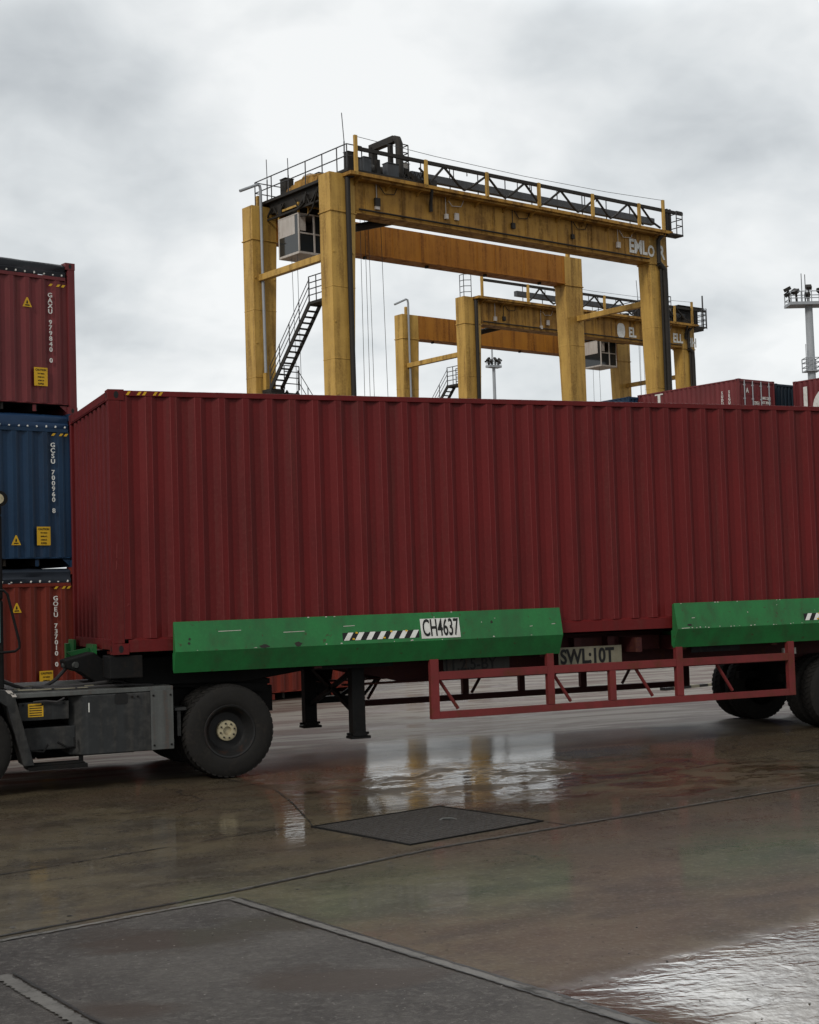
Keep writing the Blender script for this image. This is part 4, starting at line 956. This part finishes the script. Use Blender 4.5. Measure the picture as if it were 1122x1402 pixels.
    for k in range(n): f = (k+.5)/n; p.box(a0, a1, b0_+(b1_-b0_)*f-.11, b0_+(b1_-b0_)*f+.11, z0_+(z1_-z0_)*f, z0_+(z1_-z0_)*f+.05)
    p.box(.3, 1.1, 1.15, 2.35, 15.85, 15.98); p.box(.3, 1.1, 5.8, 6.6, 12.1, 12.25)
    for a in (a0, a1): p.bar((a+.9, 5.9, 12.15), (a+.9, 3.4, 9.3), .06, .22)
    for k in range(10): f = (k+.5)/10; p.box(a0+.9, a1+.9, 5.9-2.5*f-.11, 5.9-2.5*f+.11, 12.15-2.85*f, 12.2-2.85*f)
    p.box(.3, 2.0, 5.8, 6.6, 12.0, 12.09)
    st_ = p.build('stair', 'dk', c)
    p = MB(); N = 4
    for a in (a0-.03,):
        pts = [Vector((a, b0_+(b1_-b0_)*k/N, z0_+(z1_-z0_)*k/N)) for k in range(N+1)]
        for q_ in pts: p.tube(q_, q_+Vector((0, 0, 1.15)), .028, 6)
        for hh in (.45, .8, 1.12):
            for q0, q1 in zip(pts, pts[1:]): p.tube(q0+Vector((0, 0, hh)), q1+Vector((0, 0, hh)), .022, 6)
    rail_run(p, [(.3, 2.35, 15.98), (.3, 1.75, 15.98), (.3, 1.2, 15.98)], 1.2, .03, (.3, .6, .9)); rail_run(p, [(1.1, 2.35, 15.98), (1.1, 1.2, 15.98)], 1.2, .03, (.3, .6, .9))
    rail_run(p, [(1.1, 5.8, 12.25), (2.0, 5.8, 12.25)], 1.2, .03, (.3, .6, .9))
    pts = [Vector((a1+.95, 5.8-2.5*k/3, 12.15-2.85*k/3)) for k in range(4)]
    for q_ in pts: p.tube(q_, q_+Vector((0, 0, 1.1)), .026, 6)
    for hh in (.55, 1.1):
        for q0, q1 in zip(pts, pts[1:]): p.tube(q0+Vector((0, 0, hh)), q1+Vector((0, 0, hh)), .02, 6)
    p.build('handrail', 'rail_dark', st_)
    # trolley
    t_ = ta
    p = MB(); p.box(t_, t_+4.6, -.35, B+1.0, 21.78, 21.92)
    for a in (t_+.25, t_+2.3, t_+4.2): p.box(a, a+.25, D+.1, B-.05, 21.25, 21.78)
    for b_ in (1.4, 3.2, 5.4): p.box(t_+.1, t_+4.5, b_, b_+.3, 21.0, 21.5)
    for a in (t_+.4, t_+3.9):
        for b_ in (.30, B+.3): p.box(a-.25, a+.25, b_, b_+.3, 21.64, 21.79)
    tb = p.build('trolley', 'dk', c)
    p = MB(); rail_run(p, [(t_+.02, B+.9, 21.92), (t_+.02, B-.6, 21.92), (t_+.02, B-2.1, 21.92), (t_+.02, 3.1, 21.92), (t_+.02, 1.7, 21.92), (t_+.02, .5, 21.92), (t_+.02, -.3, 21.92)], 1.15, .032, (.6,))
    rail_run(p, [(t_+.02, B+.9, 21.92), (t_+2, B+.9, 21.92), (t_+4.5, B+.9, 21.92)], 1.15, .03, (.6,)); rail_run(p, [(t_+.02, -.3, 21.92), (t_+.9, -.3, 21.92)], 1.15, .03, (.6,))
    p.build('trolley_railing', 'rail_dark', tb)
    p = MB()
    for k in range(8):
        f = k/7; bb = 2.6+2.3*f; hgt = .25+.42*math.sin(math.pi*(.15+.8*f))+.06*(k % 2)
        p.prism([(t_+.15, 21.92), (t_+1.3, 21.92), (t_+1.2, 21.92+hgt*.7), (t_+.75, 21.92+hgt), (t_+.25, 21.92+hgt*.75)], 'y', bb-.17, bb+.17)
    p.build('machine_cover', 'yellow_rust', tb, bev=.05)
    p = MB(); p.box(t_+1.6, t_+2.3, 3.3, 4.1, 21.92, 22.9); p.box(t_+1.2, t_+1.7, 4.4, 5.0, 21.92, 23.0); p.build('control_cabinet', 'cab_white', tb, bev=.02)
    p = MB()
    for b_ in (1.0, 1.9): p.add([(t_+2.0+2.0*i, b_+.4*math.cos(k*.5236), 22.35+.4*math.sin(k*.5236)) for i in (0, 1) for k in range(12)], [tuple(range(12)), tuple(range(12, 24))]+[(j, (j+1) % 12, 12+(j+1) % 12, 12+j) for j in range(12)])
    for k in range(14):
        a = t_+.8+random.random()*3.6; b_ = random.uniform(-.2, 3.0); s_ = random.uniform(.15, .4); p.box(a, a+s_, b_, b_+s_, 21.92, 21.92+random.uniform(.2, .75))
    for k in range(5): a = t_+3.5+.25*k; p.path([(a, -.2, 21.95), (a+.1, -.3, 22.35), (a+.25, -.3, 22.0), (a+.4, -.35, 21.6)], .04, 6)
    p.build('hoist_machinery', 'dk', tb, smooth=40)
    p = MB()
    for a in (t_+3.8, ):
        p.bar((a, 2.55, 21.9), (a, 2.55, 24.2), .32, .32); p.bar((a, 2.70, 24.2), (a, .75, 24.2), .32, .32); p.path([(a, .78, 24.2), (a, .55, 24.12), (a, .45, 23.9), (a, .45, 21.9)], .19, 10)
    p.bar((t_+3.8, 1.15, 21.9), (t_+3.8, 1.15, 24.1), .20); p.bar((t_+3.8, .6, 22.8), (t_+5.6, .2, 21.7), .2)
    p.build('hoist_arch', 'dk', tb, smooth=40)
    p = MB(); rail_run(p, [(t_+4.0, .5, 21.92), (t_+4.4, .5, 21.92), (t_+4.4, 1.1, 21.92)], 2.0, .03, (.4, .8, 1.2, 1.6)); p.build('ladder_cage', 'rail_dark', tb)
    for (a, b_, z0_, z1_) in ((t_+.02, B-.2, 21.9, 24.0), (t_+.02, 4.6, 21.9, 23.6), (t_+.05, -.05, 21.9, 24.6)):
        p = MB(); p.tube((a, b_, z0_), (a+.02, b_, (z0_+z1_)/2), .035, 6); p.tube((a+.02, b_, (z0_+z1_)/2), (a-.08 if b_ < 0 else a, b_, z1_), .022, 6); p.build('antenna', 'rail_dark', tb)
    p = MB()
    for b_ in (.6, 1.5, 2.4, 3.4, 5.2, 6.3): p.bar((t_+.15, b_, 21.5), (t_+.15, b_+.55, 20.95), .07); p.bar((t_+.15, b_+.55, 20.95), (t_+.15, b_+.9, 21.5), .07)
    p.bar((t_+.15, .4, 20.95), (t_+.15, 6.7, 20.95), .09); p.bar((t_+2.2, .4, 20.95), (t_+2.2, 6.7, 20.95), .09)
    p.path([(t_+.1, 3.2, 21.6), (t_+.05, 3.3, 21.1), (t_+.05, 3.8, 20.9), (t_+.15, 4.4, 20.9)], .05, 6); p.path([(t_+.1, 2.2, 21.6), (t_+.05, 2.6, 20.7), (t_+.3, 3.4, 20.5), (t_+.3, 4.0, 20.6)], .04, 6)
    p.build('under_frame', 'dk', tb)
    for (a, b_, w_, d_, h_, mt_) in ((.5, .25, .5, .35, 1.0, 'dk'), (1.25, .0, .45, .5, .8, 'tray'), (2.6, -.1, .7, .4, .7, 'tray'), (4.05, .6, .5, .8, 1.1, 'cab_white'), (1.9, 4.6, .8, .6, 1.25, 'tray'), (.35, 5.3, .5, .5, .9, 'dk'), (3.0, 5.4, .9, .7, 1.0, 'yellow_rust'), (3.2, 3.6, .6, .7, .8, 'yellow_rust')):
        p = MB(); p.box(t_+a, t_+a+w_, b_, b_+d_, 21.92, 21.92+h_); p.box(t_+a-.03, t_+a+w_+.03, b_-.03, b_+d_+.03, 21.92+h_, 21.96+h_); p.build('cabinet', mt_, tb, bev=.02)
    p = MB(); p.path([(t_+4.7, -.2, 22.3), (t_+4.75, -.45, 22.0), (t_+5.0, -.5, 21.5), (t_+5.2, -.15, 21.0), (t_+5.25, -.1, 20.6)], .09, 8); p.path([(t_+4.4, -.3, 22.6), (t_+4.7, -.5, 22.2), (t_+4.9, -.55, 21.8)], .06, 8); p.box(t_+4.65, t_+5.3, -.55, .2, 21.75, 22.05); p.build('festoon_carrier', 'dk', tb, smooth=40)
    # operator's cab under the trolley
    ca, cb0, cb1 = t_+.16, 4.0, 5.8; z0_, z1_ = 18.75, 20.72
    p = MB(); p.box(ca, ca+1.75, cb0, cb1, z0_, z0_+.12); p.box(ca, ca+1.75, cb0, cb1, z1_, z1_+.06)
    for a in (ca, ca+1.67):
        for b_ in (cb0, cb1-.08): p.box(a, a+.08, b_, b_+.08, z0_+.12, z1_)
    p.box(ca+.01, ca+.05, cb0+.36, cb1-.08, 19.78, z1_); p.box(ca+1.7, ca+1.74, cb0+.08, cb1-.08, z0_+.12, z1_)
    p.box(ca+.08, ca+1.67, cb1-.06, cb1-.02, z0_+.12, z1_)
    p.box(ca+.08, ca+.45, cb0+.02, cb0+.05, 19.9, z1_); p.box(ca+.9, ca+1.0, cb0+.0, cb0+.07, z0_+.12, z1_); p.box(ca+.08, ca+1.67, cb0+.01, cb0+.06, 19.75, 19.83)
    cb_ = p.build('operator_cab', 'cab_white', tb, bev=.015)
    p = MB(); p.box(ca+.02, ca+.04, cb0+.08, cb1-.08, z0_+.12, 19.78); p.box(ca+.02, ca+.04, cb0+.08, cb0+.36, 19.78, z1_); p.build('window', 'glass', cb_)
    p = MB(); p.box(ca+.08, ca+.9, cb0+.03, cb0+.045, z0_+.12, 19.75); p.box(ca+1.0, ca+1.67, cb0+.03, cb0+.045, z0_+.12, z1_); p.build('window', 'glass', cb_)
    p = MB(); 
    for a in (ca, ca+1.65):
        for b_ in (cb0, cb1-.1): p.box(a, a+.09, b_, b_+.09, z1_+.06, 21.3)
    p.box(ca, ca+.07, cb0, cb1, 21.1, 21.2); p.box(ca, ca+1.75, cb0, cb0+.07, 21.1, 21.2); p.box(ca+.6, ca+.68, cb0, cb0+.07, z1_+.06, 21.2)
    p.build('cab_frame', 'yellow', cb_)
    p = MB(); p.box(ca+.4, ca+1.6, cb0+.5, cb1-.4, z1_+.07, 21.2); p.build('air_conditioner', 'dk', cb_)
    # ropes and spreader
    p = MB()
    for a, b_ in ((t_+2.6, 2.2), (t_+3.4, 2.6), (t_+3.8, 3.4), (t_+4.5, 3.0), (t_+.3, 4.4), (t_+.5, 5.2)): p.tube((a, b_, 21.0), (a+random.uniform(-.1, .25), b_, 8.6), .014, 5)
    p.build('hoist_rope', 'rail_dark', tb)
    p = MB(); p.box(t_+.2, t_+4.6, 3.2, 3.6, 8.2, 8.6)
    for a in (t_+1.2, t_+3.3): p.box(a, a+.3, -.5, 7.3, 8.0, 8.4)
    for b_ in (-.6, 7.1): p.box(t_+1.2, t_+3.6, b_, b_+.3, 7.9, 8.3)
    p.build('spreader', 'yellow', tb, bev=.02)
    # dark strut between the girders
    p = MB(); p.path([(2.6, 1.6, 19.7), (5.6, 1.3, 20.5)], .20, 10); p.build('strut', 'dk', c, smooth=40)
    if right_house:
        p = MB(); p.box(21.6, 24.4, 1.0, 3.2, 21.70, 23.2); p.box(23.0, 24.9, .2, 1.4, 21.5, 21.7); p.box(21.9, 24.9, .1, 3.3, 23.2, 23.28); p.build('machine_house', 'dk', c, bev=.03)
        p = MB(); rail_run(p, [(24.9, -.1, 21.6), (24.9, 1.4, 21.6)], 1.6, .03, (.4, .8, 1.2)); p.tube((24.6, 0, 21.6), (24.6, 0, 24.2), .06); p.build('house_railing', 'rail_dark', c)
        p = MB(); n = 18; p.add([(15.25+.42*math.copysign(abs(math.cos(k*2*math.pi/n))**.7, math.cos(k*2*math.pi/n)), -.026, 20.68+.55*math.copysign(abs(math.sin(k*2*math.pi/n))**.7, math.sin(k*2*math.pi/n))) for k in range(n)], [tuple(range(n))]); p.build('painted_patch', 'white', c, normals=False)
    for (s_, a, z, sz) in graf:
        g_ = MB(); g_.text(s_, (a, -.026, z), (1, 0, 0), (0, 0, 1), sz, .8, .035, .004)
        g_.build('graffiti', 'white', c, normals=False)
    p = MB()
    if right_house: rail_run(p, [(.1, .5, GT), (.1, .1, GT), (.5, -.2, GT)], 1.6, .028, (.4, .8, 1.2)); 
    if right_house: p.build('access_cage', 'rail_dark', c)
    return c
crane('tall yellow gantry crane with its cab at the left end, nearer of the two', (20.204, 48.216, 0), .28247, .8, False, (('EML', 20.35, 20.35, 1.05), ('O', 21.85, 20.3, .85), ('R', 22.75, 20.25, 1.05)))
crane('farther yellow gantry crane, seen through the first, with a white painted patch on its girder', (38.79, 73.55, 0), .28206, 17.1, True, (('EL', 16.1, 20.3, 1.0), ('ELL', 21.0, 20.3, .95), ('HH', 22.6, 20.1, .95)))

# ------------------------------------------------------------------ floodlight masts
def mast(label, loc, H, rad, rot, k_=1.0):
    c = thing('floodlight_mast', label, 'floodlight mast', loc, rot, 'floodlight masts over the yard')
    p = MB(); p.add([(r_*math.cos(k*math.pi/8), r_*math.sin(k*math.pi/8), z) for z, r_ in ((0, rad*1.25), (H, rad)) for k in range(16)], [tuple(range(16))[::-1], tuple(range(16, 32))]+[(j, (j+1) % 16, 16+(j+1) % 16, 16+j) for j in range(16)]); p.build('pole', 'galv', c, smooth=40)
    p = MB(); a, b_ = 2.0*k_, 1.0*k_
    p.box(-a-.08, a+.08, -b_-.06, b_+.06, H, H+.28)
    rail_run(p, [(-a, -b_, H+.28), (-a/2, -b_, H+.28), (0, -b_, H+.28), (a/2, -b_, H+.28), (a, -b_, H+.28), (a, b_, H+.28), (0, b_, H+.28), (-a, b_, H+.28), (-a, -b_, H+.28)], .4+.6*k_, .05*(.3+.7*k_), (.35,)); pf = p.build('platform', 'galv', c)
    for k in range(10):
        t_ = 2*math.pi*(k+.3)/10; p = MB(); x, y = a*math.cos(t_), b_*math.sin(t_)
        d = Vector((math.cos(t_), math.sin(t_)*.8, random.uniform(-.9, -.35))).normalized(); o_ = Vector((x, y, H+(1.35+.35*(k % 2))*(.4+.6*k_)))
        p.bar(o_-d*.15, o_+d*.4, .52*(.25+.75*k_), .34*(.25+.75*k_)); p.bar((x*.95, y*.95, H+.3), o_, .09); p.build('floodlight', 'dk', pf)
    p = MB(); p.tube((-.6*k_, 0, H+.3), (-.6*k_, 0, H+3.2), .04, 6); p.build('antenna', 'rail_dark', pf); p = MB(); p.tube((-.25*k_, 0, H+.3), (-.25*k_, 0, H+3.1), .04, 6); p.build('antenna', 'rail_dark', pf)
    p = MB(); z = H-6.4; q_ = .68*k_; p.box(-q_, q_, -q_, q_, z, z+.12); rail_run(p, [(-q_, -q_, z), (0, -q_, z), (q_, -q_, z), (q_, q_, z), (-q_, q_, z), (-q_, -q_, z)], 1.3, .05, (.45, .9)); p.tube((-q_, -q_, z), (-q_, -q_, z+2.6), .04); p.tube((q_, -q_, z), (q_, -q_, z+1.9), .05); p.build('rest_platform', 'galv', c)
    return c
mast('pale grey floodlight mast with railed platform, at the right edge of the sky', (87.9, 100, 0), 28.3, .36, -.35)
mast('small distant floodlight mast seen between the crane legs', (78.4, 150, 0), 29.6, .20, .2, .42)
